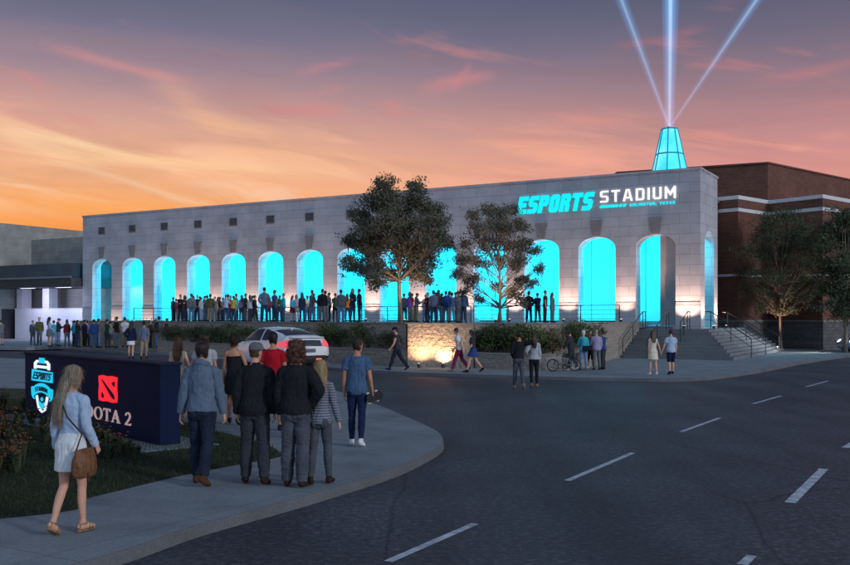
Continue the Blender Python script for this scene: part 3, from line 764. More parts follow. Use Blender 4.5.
M_BLACK = surf('black_painted_steel', (.022, .022, .026), .45, .2, 8, spec=.5)
M_DARK = surf('dark_fascia', (.045, .042, .05), .5, .2, 2)
M_ROOF = surf('roof_membrane', (.16, .16, .17), .9, .15, 2)
CYAN = (0.02, .72, .86)

# ------------------------------------------------------------------ ground
g = Geo(); g.add([(-900, -60, -.06), (900, -60, -.06), (900, 1500, -.06), (-900, 1500, -.06)], [(0, 1, 2, 3)])
struct(g.build('ground', surf('dry_ground', (.07, .065, .055), .95, .3, .3)))
g = Geo(); g.add([(-90, -30, 0), (90, -30, 0), (90, 125, 0), (-90, 125, 0)], [(0, 1, 2, 3)])
struct(g.build('road', M_ASPH))
kerb_line = smooth_line([(-80, 104), (-45, 79), (-30.5, 68), (-14.3, 51.5), (-7.0, 42.0), (-1.6, 36.0), (3, 33.2), (6.5, 31.8), (9.4, 32.0), (13.3, 36.8), (17.9, 43.8), (23.4, 51.0), (31, 59.5), (47, 76), (80, 112)], 8)
def kerbed(name, outline, z, m, mk=None):
    """a slab of paving with its kerb: top sheet + kerb faces"""
    g = Geo(); n = len(outline)
    a = sum(outline[i][0] * outline[(i + 1) % n][1] - outline[(i + 1) % n][0] * outline[i][1] for i in range(n))
    if a < 0: outline = outline[::-1]
    o = poly_fill(name, [outline], z, m)
    o.data.update()
    if o.data.polygons and o.data.polygons[0].normal.z < 0:
        bm = bmesh.new(); bm.from_mesh(o.data); bmesh.ops.reverse_faces(bm, faces=bm.faces); bm.to_mesh(o.data); bm.free()
    struct(o)
    e = .016; vs = []
    for i in range(n): vs.append((outline[i][0], outline[i][1]))
    cx = []
    for i in range(n):   # a rounded kerb edge: down and slightly out
        p, q, r_ = Vector(outline[i - 1]), Vector(outline[i]), Vector(outline[(i + 1) % n])
        t = (r_ - p).normalized(); nn = Vector((t.y, -t.x)); cx.append((q, nn))
    pr = ((0, z), (.010, z - .004), (.018, z - .015), (.028, -.02))
    for d, zz in pr: g.v += [Vector((q.x + nn.x * d, q.y + nn.y * d, zz)) for q, nn in cx]
    for k in range(len(pr) - 1):
        for i in range(n):
            j = (i + 1) % n
            g.f.append([k * n + i, (k + 1) * n + i, (k + 1) * n + j, k * n + j])
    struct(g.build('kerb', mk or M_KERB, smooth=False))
    return o
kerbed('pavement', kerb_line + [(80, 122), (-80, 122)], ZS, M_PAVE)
# the kerbed island in front: pavement round a lawn
pt = lambda x, y: (G(x, y, ZS).x, G(x, y, ZS).y)
isl = [(-7.5, 2.0), (-4.6, 5.6)] + [pt(*p) for p in ((80, 562), (200, 524), (300, 497), (390, 470), (424, 455), (441, 444), (440, 434), (427, 426), (402, 415), (375, 404), (320, 387), (225, 370), (120, 362), (0, 358))] + [(-45, 58)]
island = smooth_line(isl, 6) + [(-60, 60), (-60, 2)]
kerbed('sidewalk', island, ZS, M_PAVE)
lawn_pts = [(-11, 7.2)] + [pt(*p) for p in ((0, 519), (90, 498), (190, 474), (274, 458.5), (281, 454), (268, 446), (232, 435), (200, 428), (160, 415), (100, 400), (25, 389))] + [(-22, 30)]
lawn = smooth_line(lawn_pts, 6) + [(-40, 34), (-40, 7)]
struct(poly_fill('lawn', [lawn], ZS + .004, surf('lawn_soil', (.020, .030, .014), .95, .4, 3)))
def inside(p, poly):
    x, y = p; c = False; n = len(poly); j = n - 1
    for i in range(n):
        xi, yi = poly[i]; xj, yj = poly[j]
        if (yi > y) != (yj > y) and x < (xj - xi) * (y - yi) / (yj - yi) + xi: c = not c
        j = i
    return c
def leaf_mat(name, a, b_, rough=.75, trans=0.0):
    if name in MATS: return MATS[name]
    m, nt, b = new_mat(name); L = nt.links.new
    geo = N(nt, 'ShaderNodeNewGeometry')
    tc = N(nt, 'ShaderNodeTexCoord'); n1 = N(nt, 'ShaderNodeTexNoise'); n1.inputs['Scale'].default_value = 1.1; L(tc.outputs['Object'], n1.inputs['Vector'])
    ad = N(nt, 'ShaderNodeMath'); ad.operation = 'MULTIPLY_ADD'; ad.inputs[1].default_value = .55; L(geo.outputs['Random Per Island'], ad.inputs[0])
    sb = N(nt, 'ShaderNodeMath'); sb.operation = 'MULTIPLY'; sb.inputs[1].default_value = .7; L(n1.outputs['Fac'], sb.inputs[0]); L(sb.outputs[0], ad.inputs[2])
    r = ramp(nt, ad.outputs[0], [(.2, a), (.85, b_)]); L(r.outputs[0], b.inputs['Base Color'])
    b.inputs['Roughness'].default_value = rough; b.inputs['Specular IOR Level'].default_value = .25
    if trans: b.inputs['Subsurface Weight'].default_value = 0
    MATS[name] = m; return m
# grass blades
xs = [p[0] for p in lawn]; ys = [p[1] for p in lawn]; rg = np.random.RandomState(3)
gv = []; gf = []; cnt = 0
SIGN_A = (-4.42, 15.55); 
while cnt < 42000:
    y = 7.5 + (rg.rand() ** 1.5) * 16; x = -14 + rg.rand() * 14
    if abs(x / y) > .52 or not inside((x, y), lawn): continue
    cnt += 1; h = .03 + rg.rand() * .045; a = rg.rand() * 6.28; w = .006; b_ = .02
    dx, dy = math.cos(a), math.sin(a); lx_, ly_ = (rg.rand() - .5) * .05, (rg.rand() - .5) * .05; k = len(gv); z0 = ZS + .003
    gv += [(x - dx * w, y - dy * w, z0), (x + dx * w, y + dy * w, z0), (x + lx_, y + ly_, z0 + h)]; gf.append((k, k + 1, k + 2))
me = bpy.data.meshes.new('grass'); me.from_pydata(gv, [], gf); me.update()
struct(mesh_obj('grass', me, leaf_mat('grass_blade', (.012, .020, .010), (.034, .048, .022))), 'stuff')

# lane markings, each painted dash a sheet on the road
M_PAINT = surf('worn_road_paint', (.42, .45, .50), .7, .30, 7, c2=(.50, .53, .58))
def dash(a, b, w=.12):
    a, b = Vector(a), Vector(b); d = (b - a); d.z = 0; L_ = d.length; d.normalize(); s_ = Vector((-d.y, d.x, 0)) * w / 2
    g = Geo(); k = 12
    for i in range(k + 1):
        p = a + d * L_ * i / k; e = .006 * rnd.uniform(-1, 1); g.v += [p + s_ * (1 + e * 6), p - s_ * (1 + e * 6)]
    for v in g.v: v.z = .004
    g.f = [[2 * i, 2 * i + 1, 2 * i + 3, 2 * i + 2] for i in range(k)]
    o = g.build('lane_marking', M_PAINT); struct(o)
for p, q in (((388, 562), (475, 524)), ((567, 481), (633, 453)), ((681, 432), (720, 418)), ((753, 404), (781, 396)), ((806, 387), (828, 381)), ((790, 503), (824, 469)), ((845, 448), (872, 432)), ((742, 565), (752, 556))):
    dash(G(*p), G(*q), .092 if p[0] < 790 or p[1] < 400 else .125)
for a in ((16.2, 35.2), (19.0, 38.6), (22.2, 42.2), (25.4, 45.8)): dash((a[0], a[1], 0), (a[0] + 1.9, a[1] + 2.15, 0))

# plaza by the canopy
pz = [W(-39.6, -11.9), W(-39.6, .0), W(-80, .0), W(-80, -12.6)]
pl = smooth_line([(W(-39.6, -11.9).x, W(-39.6, -11.9).y), (W(-46, -12.3).x, W(-46, -12.3).y), (W(-56, -12.0).x, W(-56, -12.0).y), (W(-80, -12.6).x, W(-80, -12.6).y)], 4)
g = Geo(); g.prism(pl + [(W(-80, 8).x, W(-80, 8).y), (W(-39.6, 8).x, W(-39.6, 8).y)], ZS - .05, ZP)
struct(g.build('plaza', M_PLAZA))

# ------------------------------------------------------------------ terrace walls, planters
def xy(v): return (v.x, v.y)
bas_l, bas_r = Vector((-.72, 38.75, 0)), Vector((1.98, 37.85, 0))
low_l = [(-15.6, 54.2), (-12.3, 50.6), (-6.2, 44.6), (-.76, 39.7)]
low_r = [(2.02, 37.9), (2.7, 37.3), (3.6, 36.6), (4.9, 36.0), (6.2, 37.3), (7.5, 40.4), (9.15, 45.6)]
tl = W(-39.6, -9.3); cheek = W(-2.85, -6.1); cheek2 = W(-2.85, -1.6)
back_l = [(-15.9, 56.6), (-11.6, 52.0), (-5.6, 46.6), (-.76, 42.0)]
back_r = [(2.08, 40.15), (2.6, 40.2), (4.0, 39.6), (6.0, 40.6), (7.6, 43.2), (9.2, 46.0)]
# terrace floor (one slab with its retaining wall behind the planting)
ter = [xy(W(-39.6, 0)), xy(W(-39.6, -8.0))] + smooth_line(back_l, 5) + [(-.70, 41.9), (-.70, 38.95), (1.98, 38.05), (2.0, 40.0)] + smooth_line(back_r, 5) + [xy(W(-2.85, -5.6)), xy(W(-2.85, 0))]
o = poly_fill('terrace', [ter], ZT - .14, M_PAVE, extrude=.14); struct(o)
ter2 = [((p[0] - 0) , (p[1])) for p in ter]
tw = empty('retaining_wall', W(-20, -8), 0); tag(tw, 'long tan split-face stone wall holding up the terrace behind the planted beds', 'retaining wall'); inv = Matrix.Translation(-W(-20, -8))
def wallstrip(name, line, z0, z1, th, m, parent, inv_, side=1):
    """a wall of thickness th along a plan line"""
    n = len(line); offs = []
    for i in range(n):
        p, q = Vector(line[max(i - 1, 0)]), Vector(line[min(i + 1, n - 1)]); t = (q - p).normalized(); offs.append(Vector((-t.y, t.x)) * th * side)
    g = Geo()
    for i in range(n):
        a = Vector(line[i]); b = a + offs[i]
        g.v += [inv_ @ Vector((a.x, a.y, z0)), inv_ @ Vector((a.x, a.y, z1)), inv_ @ Vector((b.x, b.y, z1)), inv_ @ Vector((b.x, b.y, z0))]
    for i in range(n - 1):
        k = 4 * i
        for j in range(4): g.f.append([k + j, k + (j + 1) % 4, k + 4 + (j + 1) % 4, k + 4 + j])
    g.f += [[3, 2, 1, 0], [4 * n - 4, 4 * n - 3, 4 * n - 2, 4 * n - 1]]
    return g.build(name, m, parent)
M_CAP = surf('wall_coping', (.24, .225, .205), .85, .15, 3, .3, 40)
wl = [xy(W(-39.75, 0)), xy(W(-39.75, -8.2))] + smooth_line([(p[0] - .1, p[1] - .1) for p in back_l], 5)
wallstrip('wall_face', wl, 0, ZT - .002, .10, M_SPLIT, tw, inv); wallstrip('coping', [(p[0] - .03, p[1] - .03) for p in wl], ZT, ZT + .05, .3, M_CAP, tw, inv)
wr_ = smooth_line([(p[0] + .02, p[1] - .12) for p in back_r], 5) + [xy(W(-2.83, -6.0)), xy(W(-2.83, -1.7))]
wallstrip('wall_face', wr_, 0, ZT - .002, .10, M_SPLIT, tw, inv); wallstrip('coping', [(p[0], p[1] - .03) for p in wr_], ZT, ZT + .05, .3, M_CAP, tw, inv)
ba = empty('stone_pier', (.6, 38.3, 0)); tag(ba, 'short tall block of tan stone wall lit by two warm uplights at its foot', 'wall pier'); iv = Matrix.Translation((-.6, -38.3, 0))
wallstrip('wall_face', [(-.72, 42.8), (-.72, 38.75), (1.98, 37.85), (2.02, 40.1)], 0, ZT - .002, .18, M_SPLIT, ba, iv)
wallstrip('coping', [(-.75, 42.8), (-.75, 38.72), (2.01, 37.81), (2.06, 40.1)], ZT, ZT + .05, .34, M_CAP, ba, iv)
def planter(line, back, h0, h1, label):
    o = empty('planter_wall', (*line[0], 0)); tag(o, label, 'planter wall', None); iv = Matrix.Translation((-line[0][0], -line[0][1], 0))
    L1 = smooth_line(line, 6)
    wallstrip('wall_face', L1, 0, h0, .24, M_SPLIT, o, iv); wallstrip('coping', [(p[0], p[1] - .03) for p in L1], h0 + .001, h0 + .06, .3, M_CAP, o, iv)
    soil = [tuple(Vector(p)) for p in L1] + smooth_line(back, 6)[::-1]
    struct_o = poly_fill('soil', [soil], h0 - .08, surf('planting_soil', (.035, .026, .02), .95, .4, 8), o, M=iv)
planter(low_l, back_l, .74, .74, 'low tan stone planter wall behind the parked white car')
planter(low_r, back_r, .70, .70, 'low curved tan stone planter wall behind the people with the bicycle')
# ------------------------------------------------------------------ the arcade building
FM = Matrix.Rotation(FANG, 4, 'Z'); FM.translation = FC
arc = empty('arcade_building', FC, FANG)
tag(arc, 'long pale stone building with a row of tall arches glowing cyan', 'building')
ZTOP = 10.16; AS, AW = 3.375, 2.2          # arch spacing, width
ARCH = [-(2.43 + AS * i) for i in range(14)]
def facade(x0, x1, arches, base, zt, th, spring, rise, w, floor_of):
    """stone wall with arched openings, in the facade frame (front at y=0, back at y=th)"""
    g = Geo(); n = 14
    def quadwall(xa, xb, za, zb):
        if xb - xa < 1e-4 or zb - za < 1e-4: return
        g.add([(xa, 0, za), (xb, 0, za), (xb, 0, zb), (xa, 0, zb)], [(0, 1, 2, 3)])
        g.add([(xa, th, za), (xb, th, za), (xb, th, zb), (xa, th, zb)], [(3, 2, 1, 0)])
    xs_ = sorted(arches); prev = x0
    for xc in xs_:
        a, b = xc - w / 2, xc + w / 2; fl = floor_of(xc)
        quadwall(prev, a, base, zt); prev = b
        quadwall(a, b, base, fl)
        arcp = [(xc - w / 2 * math.cos(math.pi * i / n), spring + rise * math.sin(math.pi * i / n)) for i in range(n + 1)]
        for i in range(n):
            (xa, za), (xb, zb) = arcp[i], arcp[i + 1]
            g.add([(xa, 0, za), (xb, 0, zb), (xb, 0, zt), (xa, 0, zt)], [(0, 1, 2, 3)])
            g.add([(xa, th, za), (xb, th, zb), (xb, th, zt), (xa, th, zt)], [(3, 2, 1, 0)])
            g.add([(xa, 0, za), (xa, th, za), (xb, th, zb), (xb, 0, zb)], [(0, 1, 2, 3)])
        g.add([(a, 0, fl), (a, th, fl), (a, th, spring), (a, 0, spring)], [(0, 1, 2, 3)])
        g.add([(b, 0, fl), (b, 0, spring), (b, th, spring), (b, th, fl)], [(0, 1, 2, 3)])
        g.add([(a, 0, fl), (b, 0, fl), (b, th, fl), (a, th, fl)], [(0, 1, 2, 3)])
    quadwall(prev, x1, base, zt)
    g.add([(x0, 0, zt), (x1, 0, zt), (x1, th, zt), (x0, th, zt)], [(0, 1, 2, 3)])
    g.add([(x0, 0, base), (x0, 0, zt), (x0, th, zt), (x0, th, base)], [(0, 1, 2, 3)])
    g.add([(x1, 0, base), (x1, th, base), (x1, th, zt), (x1, 0, zt)], [(0, 1, 2, 3)])
    return g
XL = -48.5; TH = .85
g = facade(XL, 0, ARCH, 0, ZTOP, TH, 6.08, .68, AW, lambda x: (1.72 if x > -4 else ZT + .004) if x > -39 else ZP + .004)
g.build('front_wall', M_STONE, arc)
# right end wall with its own narrow arch; it starts behind the front wall
g = facade(TH + .002, 4.1, [2.12], 0, ZTOP - .002, .6, 6.2, .8, 2.2, lambda x: 1.60)
e = g.build('end_wall', M_STONE, arc); e.rotation_euler = (0, 0, R(90)); e.location = (0, 0, 0)
# (turned a quarter: its local x runs into the building, its front faces right) 
g = Geo(); g.box(XL, TH + .003, ZTOP - .55, -.61, 4.0, ZTOP - .30); g.build('roof', M_ROOF, arc)
g = Geo(); g.box(XL + .01, TH + .004, 7.4, -.62, 3.98, 7.55); g.build('gallery_ceiling', surf('gallery_ceiling', (.5, .5, .5), .8, .06, 2), arc)
g = Geo(); g.box(XL, 3.95, 0, -3.95, 4.2, ZTOP - .01); g.box(-3.95, 3.95, 0, -.61, 4.2, ZTOP - .01); g.build('back_wall', M_STONE, arc)
# back-lit cyan glass panels along the gallery's rear wall
M_CYAN = None
def cyan_panel():
    m, nt, b = new_mat('backlit_cyan_panel'); L = nt.links.new
    tc = N(nt, 'ShaderNodeTexCoord'); sp = N(nt, 'ShaderNodeSeparateXYZ'); L(tc.outputs['Object'], sp.inputs[0])
    cb = N(nt, 'ShaderNodeCombineXYZ'); L(sp.outputs[0], cb.inputs[0]); L(sp.outputs[2], cb.inputs[1])
    bk = N(nt, 'ShaderNodeTexBrick'); bk.offset = 0; bk.inputs['Scale'].default_value = 1; bk.inputs['Brick Width'].default_value = 1.35; bk.inputs['Row Height'].default_value = 1.5; bk.inputs['Mortar Size'].default_value = .022
    bk.inputs['Color1'].default_value = (*CYAN, 1); bk.inputs['Color2'].default_value = (CYAN[0], CYAN[1] * .93, CYAN[2] * .96, 1); bk.inputs['Mortar'].default_value = (0, CYAN[1] * .66, CYAN[2] * .76, 1)
    L(cb.outputs[0], bk.inputs['Vector']); L(bk.outputs['Color'], b.inputs['Emission Color']); b.inputs['Emission Strength'].default_value = .56
    b.inputs['Base Color'].default_value = (.20, .5, .55, 1); b.inputs['Roughness'].default_value = .3
    return m
M_CYAN = cyan_panel()
for i in range(-1, 13):
    x1_ = -4.15 - AS * i; x0_ = x1_ - AS + .06
    if i < 0: x1_ = -.66
    g = Geo(); g.box(x0_, 3.86, (ZT if x1_ > -39 else ZP) + .05, x1_, 3.94, 7.38); g.build('light_panel', M_CYAN, arc)
g = Geo(); g.box(-2.42, TH + .05, 1.73, -1.33, TH + .30, 7.38); g.build('inner_wall', surf('grey_inner_wall', (.30, .28, .30), .8, .1, 2), arc)
# gallery floor
g = Geo(); g.box(-39.6, TH + .005, 1.5, -4.0, 3.9, ZT); g.box(-3.99, TH + .005, 1.2, -.62, 3.9, 1.72); g.build('gallery_floor', M_PAVE, arc)
# dado, keystones, vents, coping
def pier_spans():
    out = []; prev = XL
    for xc in sorted(ARCH):
        out.append((prev, xc - AW / 2)); prev = xc + AW / 2
    out.append((prev, 0)); return out
for a, b in pier_spans():
    g = Geo(); g.box(a + .004, -.035, 2.84, b - (.004 if b < -.01 else -.03), .0 - .001, 3.02); g.build('dado', M_DADO, arc, bevel=.008)
    gz = ZT if a > -39.7 else ZP
    if a > -3: gz = ZL
    g = Geo(); g.box(a + .004, -.05, gz, b - (.004 if b < -.01 else -.045), -.001, 2.838); g.build('plinth', M_STONE, arc, bevel=.01)
for xc in ARCH:
    g = Geo(); z0, z1, w0, w1, p = 6.80, 7.72, .24, .40, .07
    vs_ = [(xc - w0, -p, z0), (xc + w0, -p, z0), (xc + w1, -p, z1), (xc - w1, -p, z1), (xc - w0, -.001, z0), (xc + w0, -.001, z0), (xc + w1, -.001, z1), (xc - w1, -.001, z1)]
    g.add(vs_, [(0, 1, 2, 3), (1, 0, 4, 5), (2, 1, 5, 6), (3, 2, 6, 7), (0, 3, 7, 4)]); g.build('keystone', M_KEY, arc, bevel=.012)
for xc in ARCH[5:]:
    g = Geo(); g.box(xc - .37, -.03, 8.68, xc + .37, -.001, 9.26)
    v = g.build('vent', M_KEY, arc)
    g = Geo()
    for k in range(7):
        z = 8.74 + k * .075; g.add([(xc - .33, -.032, z), (xc + .33, -.032, z), (xc + .33, -.055, z + .045), (xc - .33, -.055, z + .045)], [(0, 1, 2, 3)])
    g.build('louvre', M_DARK, v)
g = Geo(); g.box(XL - .04, -.06, ZTOP + .001, .06, TH + .03, ZTOP + .11); g.box(-.62, TH + .032, ZTOP, .06, 4.12, ZTOP + .11); g.build('coping', M_STONE, arc)
# the hall behind
hall = empty('stadium_hall', W(-24, 14), FANG); tag(hall, 'plain dark hall standing behind the arcade under the glowing roof lantern', 'building')
g = Geo(); g.box(-24, -9.75, 0, 22.5, 24, 9.55); g.build('wall', M_TAN, hall)
g = Geo(); g.box(-24.1, -9.7, 9.55, 22.6, 24.1, 9.75); g.build('roof', M_ROOF, hall)

# cyan light bars that flood the gallery (real fixtures: housing + lens + lamp)
def light_bar(loc, length, up, power, label, colour=(0.0, .70, 1.0)):
    o = empty('light_bar', loc, FANG); tag(o, label, 'light bar')
    g = Geo(); g.box(-length / 2, -.06, -.04, length / 2, .06, .04); g.build('housing', M_BLACK, o)
    g = Geo(); z = .041 if up else -.047; g.box(-length / 2 + .05, -.045, z, length / 2 - .05, .045, z + .006); g.build('lens', glow('cyan_lens', CYAN, 1.2), o)
    l = bpy.data.lights.new('bar_lamp', 'AREA'); l.shape = 'RECTANGLE'; l.size = length; l.size_y = .12; l.energy = power; l.color = colour
    lo = bpy.data.objects.new('bar_lamp', l); COL.objects.link(lo); lo.parent = o; lo.location = (0, 0, .06 if up else -.06)
    lo.rotation_euler = (R(180), 0, 0) if up else (0, 0, 0)
light_bar(W(-24.5, 1.25, 7.34), 46, False, 2300, 'long cyan light bar under the gallery ceiling behind the arches')
light_bar(W(-21.8, 1.05, ZT + .05), 35, True, 2000, 'long cyan light bar on the gallery floor behind the terrace arches')
light_bar(W(-43.6, 1.05, ZP + .05), 8.2, True, 560, 'short cyan light bar on the floor behind the arches nearest the canopy')
light_bar(W(-.7, 2.1, 7.34), .8, False, 220, 'short cyan light bar above the narrow end arch')

# warm uplights
M_WARM = glow('warm_lens', (1.0, .72, .46), 6.0)
def uplight(loc, aim, power, label, group=None, spot=70, colour=(1.0, .62, .43), r=.09, blend=.9):
    o = empty('uplight', loc); tag(o, label, 'uplight', group)
    d = Vector(aim).normalized(); q = d.to_track_quat('Z', 'Y').to_matrix()
    g = Geo(); g.tube([(Vector((0, 0, -.02)), .075), (Vector((0, 0, .05)), .07)], n=14)
    g.tube([(q @ Vector((0, 0, .02)), .05), (q @ Vector((0, 0, .05)), .075), (q @ Vector((0, 0, .15)), .085)], side=(1, .1, 0), n=14); g.build('housing', M_BLACK, o)
    g = Geo(); g.tube([(q @ Vector((0, 0, .152)), .074), (q @ Vector((0, 0, .158)), .07)], side=(1, .1, 0), n=14); g.build('lens', M_WARM, o)
    l = bpy.data.lights.new('lamp', 'SPOT'); l.energy = power; l.spot_size = R(spot); l.spot_blend = blend; l.color = colour; l.shadow_soft_size = .05
    lo = bpy.data.objects.new('lamp', l); COL.objects.link(lo); lo.parent = o; lo.location = d * .19
    lo.rotation_euler = (-d).to_track_quat('Z', 'Y').to_euler()
    return o
ords = ['first', 'second', 'third', 'fourth', 'fifth', 'sixth', 'seventh', 'eighth', 'ninth', 'tenth', 'eleventh', 'twelfth', 'thirteenth', 'fourteenth', 'fifteenth']
for i, (a, b) in enumerate(pier_spans()):
    xc = (a + b) / 2; z = ZT if xc > -39.7 else ZP
    pw = 700
    if xc > -2: z, pw = ZL, 1000
    if i == 0: continue
    uplight(W(xc, -.80, z + .02), FN * .09 + Vector((0, 0, 1)), 0.75 * pw, f'small warm uplight at the foot of the {ords[i]} stone pier from the left', None, 118)
uplight(W(.62, .45, ZL + .02), FR * -.12 + Vector((0, 0, 1)), 420, 'warm uplight on the landing left of the narrow end arch', None, 118)
uplight(W(.62, 3.7, ZL + .02), FR * -.12 + Vector((0, 0, 1)), 420, 'warm uplight on the landing right of the narrow end arch', None, 118)
for px, nm in ((419, 'left'), (443, 'right')):
    p = G(px, 367.3, ZS); uplight(p + Vector((0, -.48, .02)), (0, .30, 1), 240, f'warm uplight at the foot of the lit stone pier, the {nm} one of two', None, 150, (1.0, .58, .30))

# ------------------------------------------------------------------ wall lettering
def chamf(x0, y0, x1, y1, c): return [(x0 + c, y0), (x1 - c, y0), (x1, y0 + c), (x1, y1 - c), (x1 - c, y1), (x0 + c, y1), (x0, y1 - c), (x0, y0 + c)]
def glyph(ch, w, s, c):
    a, b = .5 - s / 2, .5 + s / 2
    G_ = {
        'E': [[(0, 0), (w, 0), (w, s), (s, s), (s, a), (w * .88, a), (w * .88, b), (s, b), (s, 1 - s), (w, 1 - s), (w, 1), (0, 1)]],
        'S': [[(0, 0), (w - c, 0), (w, c), (w, b - c), (w - c, b), (s, b), (s, 1 - s), (w, 1 - s), (w, 1), (c, 1), (0, 1 - c), (0, a + c), (c, a), (w - s, a), (w - s, s), (0, s)]],
        'P': [[(0, 0), (s, 0), (s, a), (w - c, a), (w, a + c), (w, 1 - c), (w - c, 1), (0, 1)], [(s, b), (w - s, b), (w - s, 1 - s), (s, 1 - s)]],
        'O': [chamf(0, 0, w, 1, c), chamf(s, s, w - s, 1 - s, c * .35)],
        'D': [[(0, 0), (w - c, 0), (w, c), (w, 1 - c), (w - c, 1), (0, 1)], [(s, s), (w - s - c * .2, s), (w - s, s + c * .2), (w - s, 1 - s - c * .2), (w - s - c * .2, 1 - s), (s, 1 - s)]],
        'R': [[(0, 0), (s, 0), (s, a), (w - s - .06, a), (w - s, a - .06), (w - s, 0), (w, 0), (w, a - .02), (w - .07, .5), (w, b), (w, 1 - c), (w - c, 1), (0, 1)], [(s, b), (w - s, b), (w - s, 1 - s), (s, 1 - s)]],
        'T': [[(w / 2 - s / 2, 0), (w / 2 + s / 2, 0), (w / 2 + s / 2, 1 - s), (w, 1 - s), (w, 1), (0, 1), (0, 1 - s), (w / 2 - s / 2, 1 - s)]],
        'A': [[(0, 0), (s, 0), (s * 1.25, .22), (w - s * 1.25, .22), (w - s, 0), (w, 0), (w * .68, 1), (w * .32, 1)], [(s * 1.25 + .05, .22 + s * .9), (w - s * 1.25 - .05, .22 + s * .9), (w * .56, .86), (w * .44, .86)]],
        'I': [[(0, 0), (s, 0), (s, 1), (0, 1)]],
        'U': [[(c, 0), (w - c, 0), (w, c), (w, 1), (w - s, 1), (w - s, s), (s, s), (s, 1), (0, 1), (0, c)]],
        'M': [[(0, 0), (s, 0), (s, .62), (w / 2, .22), (w - s, .62), (w - s, 0), (w, 0), (w, 1), (w - s * .9, 1), (w / 2, .52), (s * .9, 1), (0, 1)]],
        'L': [[(0, 0), (w, 0), (w, s), (s, s), (s, 1), (0, 1)]],
        'N': [[(0, 0), (s, 0), (s, .68), (w - s, 0), (w, 0), (w, 1), (w - s, 1), (w - s, .32), (s, 1), (0, 1)]],
        'G': [[(c, 0), (w, 0), (w, b), (w * .5, b), (w * .5, a), (w - s, a), (w - s, s), (s, s), (s, 1 - s), (w, 1 - s), (w, 1), (c, 1), (0, 1 - c), (0, c)]],
        'X': [[(0, 0), (s, 0), (w / 2, .38), (w - s, 0), (w, 0), (w / 2 + s * .6, .5), (w, 1), (w - s, 1), (w / 2, .62), (s, 1), (0, 1), (w / 2 - s * .6, .5)]],
        ',': [[(0, -.18), (s * .6, -.18), (s, 0), (s, s), (0, s)]],
    }
    return G_[ch]
def word(text, width, height, s, c, shear=0.0, gap=.16, wid=None):
    """outlines of a word, fitted to width x height"""
    wid = wid or {}
    x = 0; loops = []
    for ch in text:
        if ch == ' ': x += .35; continue
        w = wid.get(ch, .62 if ch not in 'I,' else s)
        if ch == 'M': w *= 1.25
        for lp in glyph(ch, w, s, c): loops.append([(px_ + x, py_) for px_, py_ in lp])
        x += w + gap
    x -= gap
    k = width / x
    return [[(px_ * k + py_ * height * shear, py_ * height) for px_, py_ in lp] for lp in loops]
ROT_UP = Matrix.Rotation(R(90), 4, 'X')
sign = empty('building_sign', W(-6, -.1, 8.2), FANG); tag(sign, 'lit ESPORTS STADIUM lettering mounted high on the stone facade', 'sign')
def put(loops, x, z, m, name, ex=.05, y=-.06, bevel=0):
    o = poly_fill(name, loops, 0, m, sign, extrude=ex, M=Matrix.Translation((x + 6, y + .1, z - 8.2)) @ ROT_UP)
    return o
M_CYL = glow('cyan_letter', (0.0, .78, .86), .95); M_WHL = glow('white_letter', (.92, .90, .90), .95)
put(word('ESPORTS', 4.62, 1.02, .25, .13, .22, .10, {'T': .66}), -10.75, 8.30, M_CYL, 'cyan_lettering')
put(word('STADIUM', 4.28, .66, .145, .12, 0, .24, {'A': .72}), -5.58, 8.68, M_WHL, 'white_lettering')
put(word('ARLINGTON,', 1.52, .15, .2, .1, 0, .2), -3.88, 8.37, M_CYL, 'small_lettering', .02); put(word('TEXAS', .86, .15, .2, .1, 0, .2), -2.2, 8.37, M_CYL, 'small_lettering', .02)
bars = []
x = -5.62
for wv in (1.05, .16, .16): bars.append([(x, 0), (x + wv, 0), (x + wv + .06, .16), (x + .06, .16)]); x += wv + .07
put([[(px_, py_) for px_, py_ in lp] for lp in bars], 0, 8.37, M_CYL, 'cyan_stripe', .02)

# ------------------------------------------------------------------ roof lantern and its beams
TWY = 55.5; tx = (669.5 - CX) / FPX * TWY
lt = empty('roof_lantern', (tx, TWY, 9.7)); tag(lt, 'glowing cyan tapered roof lantern with dark glazing bars on the stadium roof', 'roof lantern')
def fr(z):  # half width by height
    return np.interp(z, [0, 3.72], [1.27, .46])
def lantern_mat():
    m, nt, b = new_mat('lantern_glass'); L = nt.links.new
    tc = N(nt, 'ShaderNodeTexCoord'); n1 = N(nt, 'ShaderNodeTexNoise'); n1.inputs['Scale'].default_value = .9; n1.inputs['Detail'].default_value = 4; L(tc.outputs['Object'], n1.inputs['Vector'])
    r = ramp(nt, n1.outputs['Fac'], [(.3, (.02, .66, .88)), (.5, (.08, .80, .95)), (.7, (.28, .92, 1.0))]); L(r.outputs[0], b.inputs['Emission Color']); b.inputs['Emission Strength'].default_value = .95
    b.inputs['Base Color'].default_value = (.05, .3, .35, 1); return m
K = 8; g = Geo()
ring = lambda z, e=0.0: [((fr(z) + e) * math.cos(2 * math.pi * (i + .5) / K), (fr(z) + e) * math.sin(2 * math.pi * (i + .5) / K), z) for i in range(K)]
g.add(ring(0) + ring(3.72), [(i, (i + 1) % K, (i + 1) % K + K, i + K) for i in range(K)] + [tuple(range(K, 2 * K))]); g.build('glass', lantern_mat(), lt)
M_BARB = surf('teal_glazing_bar', (.03, .36, .52), .5, .15, 4)  # the lantern's cyan light on the bars is put into their base colour
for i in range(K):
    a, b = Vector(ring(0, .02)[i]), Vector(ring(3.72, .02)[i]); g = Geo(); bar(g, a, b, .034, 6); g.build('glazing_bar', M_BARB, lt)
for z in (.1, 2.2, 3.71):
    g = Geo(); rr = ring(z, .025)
    g.tube([(Vector(rr[i % K]), .04) for i in range(K + 1)], side=(0, 0, 1), n=6); g.build('ring_bar', M_BARB, lt)
